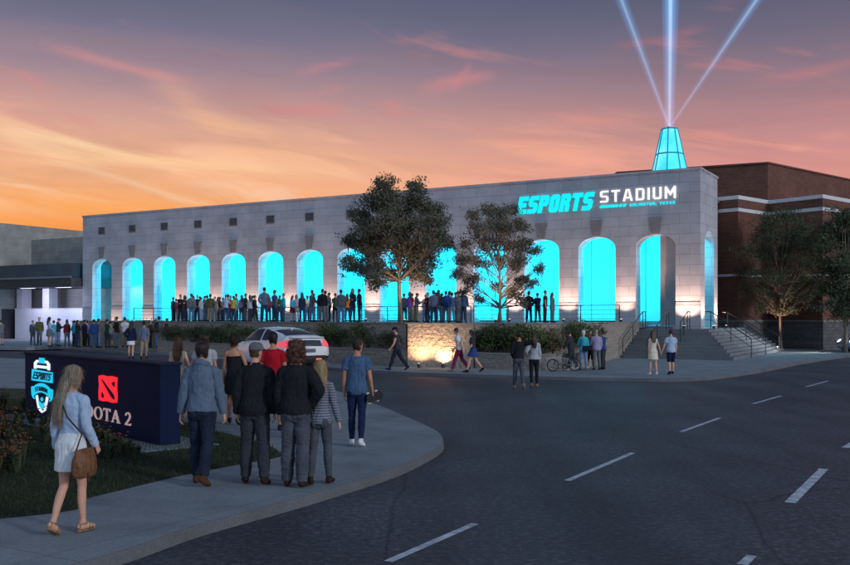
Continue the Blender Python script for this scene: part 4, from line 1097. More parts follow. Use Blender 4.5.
def beam_mat(name, c, dens):
    m = bpy.data.materials.new(name); m.use_nodes = True; nt = m.node_tree; nt.nodes.clear()
    out = N(nt, 'ShaderNodeOutputMaterial'); v = N(nt, 'ShaderNodeVolumePrincipled')
    v.inputs['Density'].default_value = 0; v.inputs['Emission Strength'].default_value = dens; v.inputs['Emission Color'].default_value = (*c, 1)
    nt.links.new(v.outputs[0], out.inputs['Volume']); return m
def light_beam(dx, rb, rt, label, cs):
    base = Vector((tx, TWY, 9.7 + 3.8)); o = empty('light_beam', base); tag(o, label, 'light beam', 'searchlight beams above the roof lantern')
    d = Vector((dx, 0, 1)).normalized()
    for nm, k, c, s_ in (('halo', 1.0, (.06, .36, .95), cs[0]), ('glow', .62, (.16, .52, .95), cs[1]), ('core', .26, (.70, .90, .70), cs[2])):
        g = Geo(); L_ = 26.0
        g.tube([(d * (L_ * q), (rb + (rt - rb) * q) * k) for q in (0, .5, 1)], side=(0, 1, 0), n=20)
        ob = g.build(nm, beam_mat(nm + '_' + label[:6], c, s_), o, smooth=True)
    g = Geo(); g.tube([(d * -.12, .10), (d * -.02, .13), (d * .02, .13)], side=(0, 1, 0), n=14); g.build('lamp_head', M_BLACK, o)
light_beam(-.375, .16, .85, 'pale blue searchlight beam leaning left above the roof lantern', (.20, .26, .8))
light_beam(.008, .30, 1.05, 'broad upright searchlight beam rising straight from the roof lantern', (.26, .32, 1.2))
light_beam(.68, .12, .80, 'slim searchlight beam leaning right above the roof lantern', (.19, .26, .9))

# ------------------------------------------------------------------ steps with handrails
st = empty('staircase', FC, FANG); tag(st, 'broad grey concrete steps wrapping round the corner up to the arches', 'staircase')
LXE, LYE = .85, -1.75
rise = (ZL - ZS) / 9
for i in range(9):
    z1 = ZL - rise * i; z0 = z1 - rise
    g = Geo(); g.box(-2.82, LYE - .40 * i, z0 + (.0 if i < 8 else -.05), LXE + .235 * i, 9.9 - .01 * i, z1)
    s_ = g.build('step', M_STEP, st, bevel=.012)
g = Geo(); g.box(-3.5, -.45, ZL, -1.33, -.06, ZL + .12); g.build('door_step', M_STEP, st, bevel=.01)
def handrail(pts, posts, label, grp):
    """pts in the facade frame"""
    base = W(*pts[0][:2], 0); o = empty('handrail', base); tag(o, label, 'handrail', grp)
    P_ = [W(*p) - base for p in pts]
    g = Geo(); g.tube([(p, .028) for p in P_], side=(.3, .9, .1), n=8); g.build('rail', M_BLACK, o)
    if len(P_) > 1:
        g = Geo(); g.tube([(p - Vector((0, 0, .42)), .016) for p in P_], side=(.3, .9, .1), n=8); g.build('mid_rail', M_BLACK, o)
    for p in posts:
        a = W(p[0], p[1], p[2]) - base; g = Geo(); bar(g, a, a + Vector((0, 0, p[3])), .024); g.build('post', M_BLACK, o)
yb, yt = LYE - .40 * 8.6, LYE
for lx_, nm, y0 in ((-2.62, 'black handrail up the steps beside the stone terrace wall', yb), (-1.35, 'black handrail up the middle of the steps behind the couple holding hands', yb), (-.25, 'short black handrail by the dark doorway at the top of the steps', LYE - 1.4)):
    zb = ZL + (y0 - LYE) / .40 * rise
    handrail([(lx_, y0, zb + .92), (lx_, yt, ZL + .92), (lx_, yt + .5, ZL + .92)], [(lx_, y0, zb - .1, 1.02), (lx_, (y0 + yt) / 2, (zb + ZL) / 2 - .05, .96), (lx_, yt, ZL, .92), (lx_, yt + .5, ZL, .92)], nm, None)
for ly_, nm in ((-.9, 'black handrail down the side steps nearest the corner pier'), (3.2, 'black handrail down the middle of the side steps'), (7.6, 'black handrail down the side steps near the slim tree')):
    x0_, x1_ = LXE - .1, LXE + .235 * 8.3
    handrail([(x0_ - .3, ly_, ZL + .92), (x0_, ly_, ZL + .92), (x1_, ly_, ZS + .95)], [(x0_, ly_, ZL, .92), ((x0_ + x1_) / 2, ly_, (ZL + ZS) / 2 - .1, 1.0), (x1_, ly_, ZS, .95)], nm, None)
# terrace railing
def railing(x0, x1, ly, label):
    o = empty('railing', W(x0, ly, ZT), FANG); tag(o, label, 'railing', None); L_ = x1 - x0
    g = Geo(); g.box(0, -.025, .90, L_, .025, .94); g.build('top_rail', M_BLACK, o)
    for z in (.2, .43, .66):
        g = Geo(); g.box(0, -.012, z, L_, .012, z + .022); g.build('rail', M_BLACK, o)
    n = int(round(L_ / 2.0))
    for i in range(n + 1):
        x = L_ * i / n; g = Geo(); g.box(x - .022, -.022, 0, x + .022, .022, .90); g.build('post', M_BLACK, o)
railing(-38.9, -21.5, -3.6, 'long black metal railing on the terrace left of the tall tree')
railing(-21.3, -12.0, -3.6, 'black metal railing on the terrace behind the two trees')
railing(-11.8, -3.3, -3.6, 'black metal railing on the terrace right of the smaller tree')

# ------------------------------------------------------------------ brick building on the right
bb = empty('brick_building', (23, 62, 0)); tag(bb, 'dark red brick building with pale stone bands beyond the steps', 'building')
zig = [(16.4, 61.6), (19.0, 60.4), (20.0, 59.4), (22.9, 62.0), (25.2, 58.95), (28.1, 61.5), (36.0, 68.5)]
iv = Matrix.Translation((-23, -62, 0))
def zstrip(z0, z1, off, m, name, back=None):
    g = Geo(); n = len(zig); ln = []
    for i in range(n):
        p, q = Vector(zig[max(i - 1, 0)]), Vector(zig[min(i + 1, n - 1)]); t = (q - p).normalized(); ln.append(Vector(zig[i]) + Vector((t.y, -t.x)) * off)
    back = back or [(38, 80), (15, 80)]
    pts = [tuple(v) for v in ln] + back
    g.prism([(p[0] - 23, p[1] - 62) for p in pts], z0, z1); return g.build(name, m, bb)
zstrip(1.92, 10.0, 0, M_BRICK, 'wall')
zstrip(0, 1.90, .10, M_BASE, 'base_course'); zstrip(1.902, 2.0, .16, M_CAP, 'base_coping')
zstrip(9.74, 9.98, .035, M_BAND, 'stone_band'); zstrip(8.96, 9.18, .035, M_BAND, 'stone_band'); zstrip(4.80, 4.96, .035, M_BAND, 'stone_band')
# taller block set back, its corner above the valley of the bays
up_ = [(14.0, 67.5), (23.3, 63.2), (40.0, 77.5), (30, 90), (14, 90)]
g = Geo(); g.prism([(p[0] - 23, p[1] - 62) for p in up_], 9.9, 12.62); g.build('upper_wall', M_BRICK, bb)
g = Geo(); g.prism([((p[0] - 24) * 1.01 + 1, (p[1] - 75) * 1.01 + 13) for p in up_], 12.622, 12.74); g.build('roof_coping', M_BRICK, bb)

# ------------------------------------------------------------------ wing and canopy on the left
wg = empty('left_wing', W(-60, 4), FANG); wg.name = 'stone_wing'; tag(wg, 'plain tan stone wing behind the dark entrance canopy', 'building')
g = Geo(); g.box(-30, -14, 0, .0, 12, 10.36); g.build('wall', M_TAN, wg)
g = Geo(); g.box(.003, -.0, 0, 14, 12, 9.1); g.build('rear_wall', M_TAN, wg)
sw = empty('screen_wall', W(-60, 1.6), FANG); tag(sw, 'low white wall brightly lit from above under the dark canopy', 'wall')
g = Geo(); g.box(fac_at(15, 1.6) + 60, 0, ZP - .05, 11.2, .25, 2.86); g.build('face', surf('white_render', (.60, .60, .66), .8, .05, 2), sw)
g = Geo(); g.box(fac_at(15, 1.6) + 59.97, -.03, 2.861, 11.23, .28, 2.93); g.build('coping', surf('white_render', (.62, .62, .66)), sw)
g = Geo(); g.box(.004, -3.0, ZP, .06, -1.2, 2.9); g.build('doorway', M_DARK, wg)
cn = empty('canopy', W(-56.6, 2.4), FANG); tag(cn, 'flat dark entrance canopy with deep fascia on pale columns', 'canopy')
g = Geo(); g.box(-8.6, -3.35, 4.62, 7.9, 1.1, 5.30); g.build('lower_fascia', M_DARK, cn, bevel=.02)
g = Geo(); g.box(-8.6, -3.0, 5.302, 7.7, 1.0, 6.50); g.build('upper_fascia', surf('teal_glazed_fascia', (.03, .06, .085), .22, .3, .6, spec=.8), cn)
g = Geo(); g.box(-8.6, -3.42, 5.30, 7.95, -3.352, 5.44); g.build('trim', surf('fascia_trim', (.2, .2, .24), .5, .1, 3), cn)
for x in (-2.2, 1.2, 6.4):
    g = Geo(); g.box(x - .42, -.5, ZP, x + .42, .4, 4.618); g.build('column', surf('pale_column', (.55, .55, .60), .75, .05, 2), cn, bevel=.02)
for x, nm in ((-5.2, 'flat lamp under the canopy beside the wing wall'), (1.2, 'flat lamp under the middle of the canopy'), (5.6, 'flat lamp under the canopy nearest the arches')):
    o = empty('canopy_lamp', W(-56 + x, -.3, 4.58), FANG); tag(o, nm, 'lamp')
    g = Geo(); g.box(-.9, -.15, 0, .9, .15, .035); g.build('housing', M_BLACK, o)
    g = Geo(); g.box(-.85, -.12, -.012, .85, .12, -.001); g.build('diffuser', glow('cool_lens', (.72, .78, 1.0), 3), o)
    l = bpy.data.lights.new('lamp', 'AREA'); l.shape = 'RECTANGLE'; l.size = 1.7; l.size_y = .25; l.energy = 240; l.color = (.66, .68, 1.0)
    lo = bpy.data.objects.new('lamp', l); COL.objects.link(lo); lo.parent = o; lo.location = (0, 0, -.03); lo.rotation_euler = (R(38), 0, 0)
# ------------------------------------------------------------------ trees and shrubs
def leaf_cloud(centres, n, size, rs, flat=.45, droop=0.0):
    """leaf blades through a set of clumps: centres = (pos, radii, weight)"""
    wts = np.array([c[2] for c in centres], float); wts /= wts.sum()
    vs_ = []; fs = []
    idx = rs.choice(len(centres), n, p=wts)
    for i in idx:
        c, rad, _ = centres[i]
        d = rs.normal(size=3); d /= np.linalg.norm(d) + 1e-6; q = rs.rand() ** .45
        p = np.array(c) + d * np.array(rad) * q
        a = rs.normal(size=3); a[2] -= droop; a /= np.linalg.norm(a) + 1e-6
        b = np.cross(a, rs.normal(size=3)); b /= np.linalg.norm(b) + 1e-6
        L = size * rs.uniform(.6, 1.35); w = L * flat * .5; k = len(vs_)
        vs_ += [p, p + a * L * .5 + b * w, p + a * L, p + a * L * .5 - b * w]; fs.append((k, k + 1, k + 2, k + 3))
    me = bpy.data.meshes.new('leaves'); me.from_pydata([tuple(v) for v in vs_], [], fs); me.update()
    return me
M_BARK = surf('pale_bark', (.17, .135, .105), .9, .35, 9, .6, 40)
def tree(base, top_z, clumps, n, size, label, leafm, trunk_r=.11, seed=1, lean=(0, 0), fork=.42, group=None, droop=.3, sub=5):
    rs = np.random.RandomState(seed)
    o = empty('tree', base); tag(o, label, 'tree', group)
    g = Geo(); H = top_z - base.z; tr = []
    for i in range(9):
        f = i / 8; tr.append(Vector((lean[0] * f + .06 * math.sin(f * 5 + seed), lean[1] * f + .05 * math.cos(f * 4 + seed), H * .82 * f)))
    g.tube([(p, trunk_r * (1 - .80 * i / 8) + (.05 if i == 0 else 0)) for i, p in enumerate(tr)], n=10)
    cs = []
    for c in clumps:
        p = Vector(c[0]) - base; rad = c[1]
        f = max(fork, min(.95, (p.z / H) - .20)) * .95; a = tr[0].lerp(tr[-1], 0); k = f * 8; i0 = min(7, int(k)); a = tr[i0].lerp(tr[i0 + 1], k - i0)
        mid = a.lerp(p, .5) + Vector((rs.normal() * .12, rs.normal() * .12, -.10 + .1 * rs.rand()))
        g.tube([(a, .026), (mid, .016), (p, .006)], side=(.3, .9, .2), n=7)
        for s_ in range(sub):
            d = Vector(rs.normal(size=3)); d.normalize(); e = p + Vector((d.x * rad[0], d.y * rad[1], d.z * rad[2])) * .75
            b0 = mid.lerp(p, rs.rand()); m2 = b0.lerp(e, .5) + Vector((0, 0, .05)); g.tube([(b0, .009), (m2, .006), (e, .003)], side=(.3, .9, .2), n=5)
            ww = rs.uniform(.35, 1.5); cs.append((tuple(e), (rad[0] * .62, rad[1] * .62, rad[2] * .55), c[2] * ww))
            cs.append((tuple(e + Vector(np.clip(rs.normal(size=3), -1.5, 1.5)) * rad[0] * .55), (rad[0] * .75, rad[1] * .75, rad[2] * .35), c[2] * .35))
        cs.append((tuple(p), (rad[0] * .8, rad[1] * .8, rad[2] * .75), c[2] * 1.3))
    g.build('trunk', M_BARK, o, smooth=True)
    mesh_obj('crown', leaf_cloud(cs, n, size, rs, .42, droop), leafm, o)
    return o
M_LEAF = leaf_mat('dark_olive_leaf', (.045, .046, .034), (.175, .160, .11))
M_LEAF2 = leaf_mat('grey_olive_leaf', (.058, .056, .042), (.22, .19, .135))
M_LEAF3 = leaf_mat('deep_green_leaf', (.034, .046, .028), (.12, .125, .07))
def px_clumps(Y, lst, seed, dscale=1.0):
    """crown clumps given by where the photograph shows them, each with a depth of its own"""
    rs = np.random.RandomState(seed); out = []
    s_ = FPX / Y
    for px, py, r_ in lst:
        dy = rs.uniform(-1, 1) * 1.3 * dscale
        Yd = Y + dy; c = Vector(((px - CX) / FPX * Yd, Yd, CAM_H + (HY - py) / FPX * Yd)); rr = r_ / s_
        out.append((c, (rr, rr, rr * .85), rr ** 2)); 
        c2 = c + Vector((rs.uniform(-.3, .3), rs.uniform(-1, 1) * dscale, rs.uniform(-.2, .2))); out.append((c2, (rr * .8, rr * .8, rr * .7), rr ** 2 * .5))
    return out
YA = 43.6
ta = at(401, YA, ZT)
tree(ta, 8.4, px_clumps(YA, [(383, 190, 13), (378, 205, 15), (394, 203, 14), (412, 195, 13), (416, 208, 14), (434, 213, 13), (441, 225, 12), (362, 214, 12), (366, 228, 14), (384, 224, 16), (403, 224, 16), (422, 228, 15), (447, 240, 10), (436, 243, 13), (352, 240, 10), (361, 247, 14), (378, 245, 15), (396, 246, 14), (416, 248, 15), (430, 262, 13), (364, 266, 13), (380, 268, 12), (352, 262, 9), (374, 283, 9), (393, 272, 10), (411, 270, 12), (425, 277, 8), (404, 258, 12), (383, 182, 7), (412, 186, 7)], 5), 46000, .125,
     'tall bushy dark olive tree at the terrace edge left of the lit stone pier', M_LEAF, .12, 3, (-.1, .2), .40)
YB = 44.3
tb = at(500, YB, ZT)
tree(tb, 7.6, px_clumps(YB, [(487, 209, 9), (478, 214, 8), (503, 214, 10), (513, 209, 7), (492, 224, 12), (510, 226, 11), (524, 228, 8), (474, 232, 10), (486, 243, 11), (505, 243, 11), (522, 245, 10), (463, 243, 7), (538, 252, 6), (465, 258, 10), (480, 262, 9), (500, 262, 8), (520, 264, 9), (538, 268, 7), (459, 275, 8), (472, 280, 9), (524, 281, 9), (512, 292, 8), (463, 292, 6), (478, 298, 6), (532, 284, 5), (520, 300, 6), (496, 285, 6)], 8), 22000, .11,
     'smaller sparse olive tree on the terrace right of the lit stone pier', M_LEAF2, .075, 6, (-.15, .1), .16, None, .3, 5)
YC = 57.6
tcn = at(780, YC, ZS)
tree(tcn, 8.2, px_clumps(YC, [(770, 222, 12), (785, 218, 12), (798, 228, 12), (757, 235, 12), (775, 238, 13), (792, 242, 14), (812, 246, 11), (748, 252, 10), (763, 256, 13), (782, 258, 14), (803, 262, 13), (820, 266, 9), (745, 272, 9), (758, 277, 12), (776, 278, 13), (796, 280, 13), (812, 284, 10), (754, 294, 9), (768, 298, 10), (786, 298, 10), (802, 298, 9), (822, 282, 7), (745, 289, 7), (760, 308, 7), (778, 310, 6), (794, 309, 6)], 11, 1.0), 26000, .13,
     'slim pale-trunked tree standing before the brick building beside the steps', M_LEAF3, .085, 9, (.1, -.1), .34, None, .3, 5)
YD = 54.5
td = at(846, YD, ZS)
tree(td, 9.3, px_clumps(YD, [(830, 225, 12), (842, 216, 13), (856, 214, 14), (829, 245, 13), (845, 240, 15), (862, 240, 15), (834, 268, 14), (852, 265, 16), (835, 290, 13), (850, 292, 15), (868, 270, 15), (838, 310, 11), (854, 312, 12), (828, 305, 7), (872, 295, 14), (866, 222, 12)], 14, 1.0), 26000, .17,
     'dense dark tree at the right edge, partly out of view, before the brick building', M_LEAF3, .12, 12, (0, .1), .2, None, .3, 5)
for (px, Y, z, pw, nm) in ((404.5, YA - .9, ZT, 420, 'warm uplight under the tall bushy olive tree'), (496, YB - 1.0, ZT, 420, 'warm uplight under the smaller sparse olive tree'), (778, YC - 1.1, ZS, 800, 'warm uplight at the foot of the slim pale-trunked tree')):
    uplight(at(px, Y, z + .03), (.04, .16, 1), pw, nm, None, 85)
def bush(c, rx, ry, h, n, size, label, m, seed, flowers=0, fm=None):
    rs = np.random.RandomState(seed); o = empty('shrub', c); tag(o, label, 'shrub')
    cs = []
    for i in range(16):
        a = rs.uniform(0, 6.28); q = rs.rand() ** .5; z = rs.uniform(.25, .82) * h
        k = math.sqrt(max(.15, 1 - (z / h - .35) ** 2 * 1.5))
        cs.append(((math.cos(a) * rx * q * .72 * k, math.sin(a) * ry * q * .72 * k, z), (rx * .40, ry * .45, h * .26), 1))
    g = Geo()
    for i in range(9):
        a = rs.uniform(0, 6.28); e = Vector((math.cos(a) * rx * .6, math.sin(a) * ry * .6, h * .7)); g.tube([(Vector((0, 0, -.05)), .025), (e * .5 + Vector((0, 0, .05)), .015), (e, .006)], side=(.3, .9, .2), n=6)
    g.build('stems', M_BARK, o); mesh_obj('foliage', leaf_cloud(cs, n, size, rs, .45, -.15), m, o)
    if flowers:
        vs_ = []; g = Geo()
        for i in range(flowers):
            c_ = cs[rs.randint(len(cs))]; d = rs.normal(size=3); d /= np.linalg.norm(d); p = Vector(c_[0]) + Vector(d * np.array(c_[1])) * 1.0
            p.z += .04; g.ball(p, .035, .035, .022, n=6, m=4)
        g.build('blossoms', fm, o)
M_BUSH = leaf_mat('bush_leaf', (.026, .038, .018), (.10, .125, .052)); M_GRASSY = leaf_mat('dry_bush_leaf', (.05, .052, .028), (.16, .15, .08)); M_BUSH2 = leaf_mat('bright_bush_leaf', (.032, .052, .018), (.12, .16, .055))
M_FLOW = surf('orange_blossom', (.50, .13, .03), .7, .3, 20); M_FLOWD = surf('rust_blossom', (.30, .075, .025), .8, .35, 20)
for i, (px, Y, rx, h, m, nm, fl) in enumerate((
    (172, 54.6, 1.15, 1.0, M_GRASSY, 'dry grassy shrub at the far left end of the raised bed', 14), (193, 52.9, 1.2, .95, M_GRASSY, 'loose straw-green shrub in the raised bed left of the rounded one', 0), (219, 50.6, 1.35, 1.1, M_BUSH, 'rounded dark shrub in the raised bed behind the white car\'s bonnet', 0), (248, 48.6, 1.25, 1.0, M_BUSH2, 'green shrub in the raised bed behind the white car\'s side windows', 0),
    (289, 46.6, 1.15, .9, M_GRASSY, 'low shrub in the raised bed just behind the white car roof', 0), (336, 44.8, 1.15, 1.15, M_BUSH, 'broad dark shrub in the raised bed right of the white car', 0), (366, 43.6, 1.05, 1.15, M_BUSH, 'dark shrub between the broad one and the walking man in a cap', 0), (392, 42.6, .75, .85, M_GRASSY, 'small shrub behind the walking man with the cap', 8),
    (487, 39.6, .85, 1.05, M_BUSH, 'dark shrub at the left end of the curved planter', 0), (507, 39.2, .95, 1.15, M_BUSH, 'tall dark shrub behind the embracing couple', 0), (530, 38.9, .95, 1.1, M_BUSH2, 'flowering green shrub right of the embracing couple', 26), (553, 39.3, .85, 1.05, M_GRASSY, 'loose flowering shrub in the middle of the curved planter', 34), (583, 40.6, 1.05, 1.3, M_BUSH2, 'big clipped round shrub behind the people with the bicycle', 0))):
    bush(at(px, Y, .68), rx * 1.12, .85, h * 1.08, 3600 if m is not M_GRASSY else 2600, .095, nm, m, 20 + i, fl, M_FLOW)
for i, (px, Y) in enumerate(((118, 65.5), (134, 64.5), (150, 63.0))):
    bush(at(px, Y, ZP), 1.2, .8, 1.75, 2600, .12, ('dark shrub behind the crowd nearest the canopy end of the arches', 'dark shrub behind the couple crossing the side street', 'dark shrub beside the end of the terrace wall')[i], M_BUSH, 60 + i)

# ------------------------------------------------------------------ flower bed at the sign
def plant(p, h, r_, n, fl, label, seed):
    rs = np.random.RandomState(seed); o = empty('flowering_plant', p); tag(o, label, 'plant', 'flowering plants around the blue sign')
    vs_ = []; fs = []
    for i in range(n):   # arching leaf blades from the root
        a = rs.uniform(0, 6.28); L = h * rs.uniform(.5, 1.1); sp = r_ * rs.uniform(.4, 1.1); w = .012 + .012 * rs.rand(); d = np.array((math.cos(a), math.sin(a), 0)); sd = np.array((-d[1], d[0], 0)) * w
        k = len(vs_); b0 = d * .03
        vs_ += [b0 - sd, b0 + sd, d * sp * .5 + sd + (0, 0, L * .75), d * sp * .5 - sd + (0, 0, L * .75), d * sp + (0, 0, L * .8)]; fs += [(k, k + 1, k + 2, k + 3), (k + 3, k + 2, k + 4)]
    me = bpy.data.meshes.new('leaves'); me.from_pydata([tuple(v) for v in vs_], [], fs); me.update(); mesh_obj('leaves', me, M_LEAFBED, o)
    if fl:
        g = Geo()
        for i in range(fl):
            a = rs.uniform(0, 6.28); q = r_ * rs.rand() ** .6; z = h * rs.uniform(.65, 1.15); c = Vector((math.cos(a) * q, math.sin(a) * q, z))
            for k in range(5):
                b = k * 1.257 + a; e = c + Vector((math.cos(b) * .026, math.sin(b) * .026, .012)); t = Vector((-math.sin(b), math.cos(b), 0)) * .013
                g.add([c, (c + e) / 2 + t, e, (c + e) / 2 - t], [(0, 1, 2, 3)])
            g.ball(c + Vector((0, 0, .006)), .012, n=6, m=4)
        g.build('blossoms', M_FLOWD, o)
M_LEAFBED = leaf_mat('bed_leaf', (.018, .026, .016), (.06, .07, .035))
rs_ = np.random.RandomState(5); k = 0
for i in range(400):
    px = rs_.uniform(-14, 62); py = rs_.uniform(404, 482)
    if k >= 34: break
    if py > 490 - px * .30 or px > 20 + (486 - py) * .62: continue
    p = G(px, py, ZS); k += 1
    plant(p, rs_.uniform(.30, .48), rs_.uniform(.16, .28), 60, int(rs_.randint(5, 15)), 'leafy plant with rust-orange blossoms in the bed at the sign\'s left end', 100 + k)
for i, (px, py) in enumerate(((92, 437), (99, 442), (106, 445), (112, 449), (119, 452), (127, 456), (136, 460), (84, 440), (88, 449), (97, 455), (108, 460))):
    plant(G(px, py, ZS), rs_.uniform(.22, .36), rs_.uniform(.14, .24), 55, int(rs_.randint(0, 6)), 'low leafy plant with a few dull blossoms at the foot of the sign\'s front', 200 + i)

# ------------------------------------------------------------------ monument sign
SB = G(160, 447, ZS); Ssc = FPX / SB.y
A_ = SB; Bd = at(25, 19.55, 0); Bd.z = ZS; sdir = (Bd - A_); SLEN = sdir.length; sdir.normalize()
ang = math.atan2(-sdir.y, -sdir.x)       # local x: from the left end to the right end as seen
ms = empty('monument_sign', (A_.x, A_.y, ZS), ang); tag(ms, 'low dark navy sign wall with a cyan badge, red emblem and the words DOTA 2', 'sign')
SHT = 1.30; STH = .36
M_NAVY = surf('navy_sign_panel', (.004, .012, .044), .7, .25, 1.2, spec=.12)
M_NAVYS = surf('navy_sign_trim', (.008, .014, .042), .7, .2, 2, spec=.15)
g = Geo(); g.box(-SLEN, 0, 0, 0, STH, SHT); g.build('panel', M_NAVY, ms, bevel=.008)
g = Geo(); g.box(-SLEN - .02, -.02, SHT + .001, .02, STH + .02, SHT + .045); g.build('cap', M_NAVYS, ms, bevel=.006)
g = Geo(); g.box(-SLEN - .4, -.55, -.05, .45, STH + .45, .022); struct_pad = g.build('plinth', M_PAVE, ms, bevel=.01)
M_RED = glow('red_emblem', (.86, .018, .035), .95); M_TXT = glow('pale_letter', (.50, .36, .37), .62); M_EMC = glow('cyan_badge', (0.0, .55, .80), .95); M_EMW = glow('white_badge', (.86, .90, .95), .9); M_EMD = surf('dark_badge_letter', (.015, .03, .07), .6, .1, 5)
SCALE_X = SLEN
def front(loops, m, name, y=-.012, ex=.010): return poly_fill(name, loops, 0, m, ms, extrude=ex, M=Matrix.Translation((0, y, 0)) @ ROT_UP)
def sx(px):   # picture column -> distance along the sign front
    k = (px - CX) / FPX; ux, uy = -sdir.x, -sdir.y
    return -(A_.x - k * A_.y) / (ux - k * uy)
def sz(px, py):
    x = sx(px); Y = A_.y - sdir.y * x; return CAM_H + (HY - py) / FPX * Y - ZS
# red emblem: square with a slash and two corner marks cut through
x0, x1 = sx(99.5), sx(118); z0, z1 = sz(108, 402), sz(108, 375.5)
def eq(u, v): return (x0 + (x1 - x0) * u, z0 + (z1 - z0) * v)
outer = [eq(*p) for p in ((.02, .03), (.25, .0), (.5, .03), (.78, 0), (.98, .03), (1.0, .3), (.97, .6), (1.0, .96), (.72, 1.0), (.45, .97), (.2, 1.0), (0, .95), (.03, .6), (0, .3))]
slash = [eq(*p) for p in ((.12, .80), (.20, .86), (.86, .30), (.90, .16), (.80, .10), (.62, .22))]
m1_ = [eq(*p) for p in ((.10, .14), (.30, .12), (.32, .24), (.22, .36), (.13, .32))]
m2_ = [eq(*p) for p in ((.66, .70), (.80, .82), (.90, .80), (.90, .62), (.78, .60))]
front([outer, slash, m1_, m2_], M_RED, 'red_emblem')
# DOTA 2 in thin roman letters
def arcpts(cx, cy, rx, ry, a0, a1, n=20): return [(cx + rx * math.cos(R(a0 + (a1 - a0) * i / n)), cy + ry * math.sin(R(a0 + (a1 - a0) * i / n))) for i in range(n + 1)]
ROM = {
    'D': (.78, [[(0, 0), (.36, 0)] + arcpts(.36, .5, .42, .5, -90, 90) + [(0, 1), (0, .95), (.09, .93), (.09, .07), (0, .05)], [(.21, .07)] + [(.34, .07)] + arcpts(.34, .5, .30, .43, -90, 90)[1:-1] + [(.34, .93), (.21, .93)]]),
    'O': (.92, [arcpts(.46, .5, .46, .52, 0, 360, 36)[:-1], arcpts(.46, .5, .32, .46, 0, 360, 36)[:-1]]),
    'T': (.74, [[(.22, 0), (.52, 0), (.52, .05), (.43, .07), (.43, .92), (.66, .92), (.71, .78), (.74, .78), (.74, 1), (0, 1), (0, .78), (.03, .78), (.08, .92), (.31, .92), (.31, .07), (.22, .05)]]),
    'A': (.86, [[(-.04, 0), (.20, 0), (.20, .05), (.13, .07), (.22, .30), (.56, .30), (.65, .07), (.57, .05), (.57, 0), (.90, 0), (.90, .05), (.81, .07), (.47, 1), (.39, 1), (.06, .07), (-.04, .05)], [(.25, .37), (.53, .37), (.39, .78)]]),
    '2': (.58, [[(0, 0), (.56, 0), (.58, .16), (.54, .16), (.50, .10), (.17, .10), (.42, .40)] + arcpts(.28, .70, .26, .30, -20, 175, 14) + [(.08, .73)] + arcpts(.27, .70, .165, .225, 175, -20, 14) + [(.30, .43), (0, .07)]]),
}
x = 0; loops = []
for ch in 'DOTA 2':
    if ch == ' ': x += .42; continue
    w, lp = ROM[ch]; loops += [[(p[0] + x, p[1]) for p in l] for l in lp]; x += w + .16
x -= .16; xa, xb = sx(87.0), sx(131.5); hz = sz(110, 409) - sz(110, 421.5); zb = sz(110, 421.5); kx = (xb - xa) / x
cut = [[(xa + p[0] * kx, zb + p[1] * hz) for p in l] for l in loops]
front(cut[:-1], M_TXT, 'pale_lettering'); front(cut[-1:], M_TXT, 'pale_lettering')
# the badge
bx0, bx1 = sx(32.5), sx(53.0); bz0, bz1 = sz(43, 412.5), sz(43, 358.0)
def bq(u, v): return (bx0 + (bx1 - bx0) * u, bz0 + (bz1 - bz0) * v)
L_ = lambda *pts: [bq(*p) for p in pts]
front([L_((.36, .90), (.64, .90), (.62, 1.0), (.38, 1.0))], M_EMC, 'badge_crown')
front([L_((.12, .79), (.12, .90), (.24, .955), (.34, .955), (.34, .915), (.27, .91), (.22, .87), (.22, .79)), L_((.88, .79), (.88, .90), (.76, .955), (.66, .955), (.66, .915), (.73, .91), (.78, .87), (.78, .79)), L_((.27, .81), (.73, .81), (.73, .86), (.27, .86))], M_EMW, 'badge_arch')
front([L_((.0, .565), (1.0, .565), (1.0, .755), (.02, .775))], M_EMC, 'badge_block')
def bword(t, u0, u1, v0, v1, sh, curve=0):
    W_ = word(t, 1, 1, .2, .12, sh, .12); out = []
    for lp in W_: out.append([bq(u0 + p[0] * (u1 - u0), v0 + p[1] * (v1 - v0) - curve * (p[0] - .5) ** 2) for p in lp])
    return out
front(bword('ESPORTS', .07, .90, .60, .735, .12), M_EMD, 'badge_lettering', y=-.028, ex=.005)
rib = [bq(u, v) for u, v in [(.06 + .88 * i / 12, .52 - .10 * ((i / 6 - 1) ** 2) + .015) for i in range(13)] + [(.94 - .88 * i / 12, .365 - .10 * ((1 - i / 6) ** 2)) for i in range(13)]]
front([rib], M_EMC, 'badge_ribbon')
front(bword('STADIUM', .20, .80, .395, .475, 0, .12), M_EMD, 'badge_lettering', y=-.028, ex=.005)
front([L_((-.02, .44), (.045, .455), (.045, .25), (.13, .22), (.13, .245), (-.0, .30)), L_((1.02, .44), (.955, .455), (.955, .25), (.87, .22), (.87, .245), (1.0, .30))], M_EMC, 'badge_ribbon_end')
front([L_((.20, .285), (.28, .305), (.36, .10), (.50, .035), (.64, .10), (.72, .305), (.80, .285), (.68, .05), (.50, -.01), (.32, .05))], M_EMW, 'badge_point')
front([L_((.38, .12), (.50, .06), (.62, .12), (.66, .20), (.50, .16), (.34, .20)), L_((.44, .24), (.50, .20), (.56, .24), (.50, .28))], M_EMC, 'badge_gem')

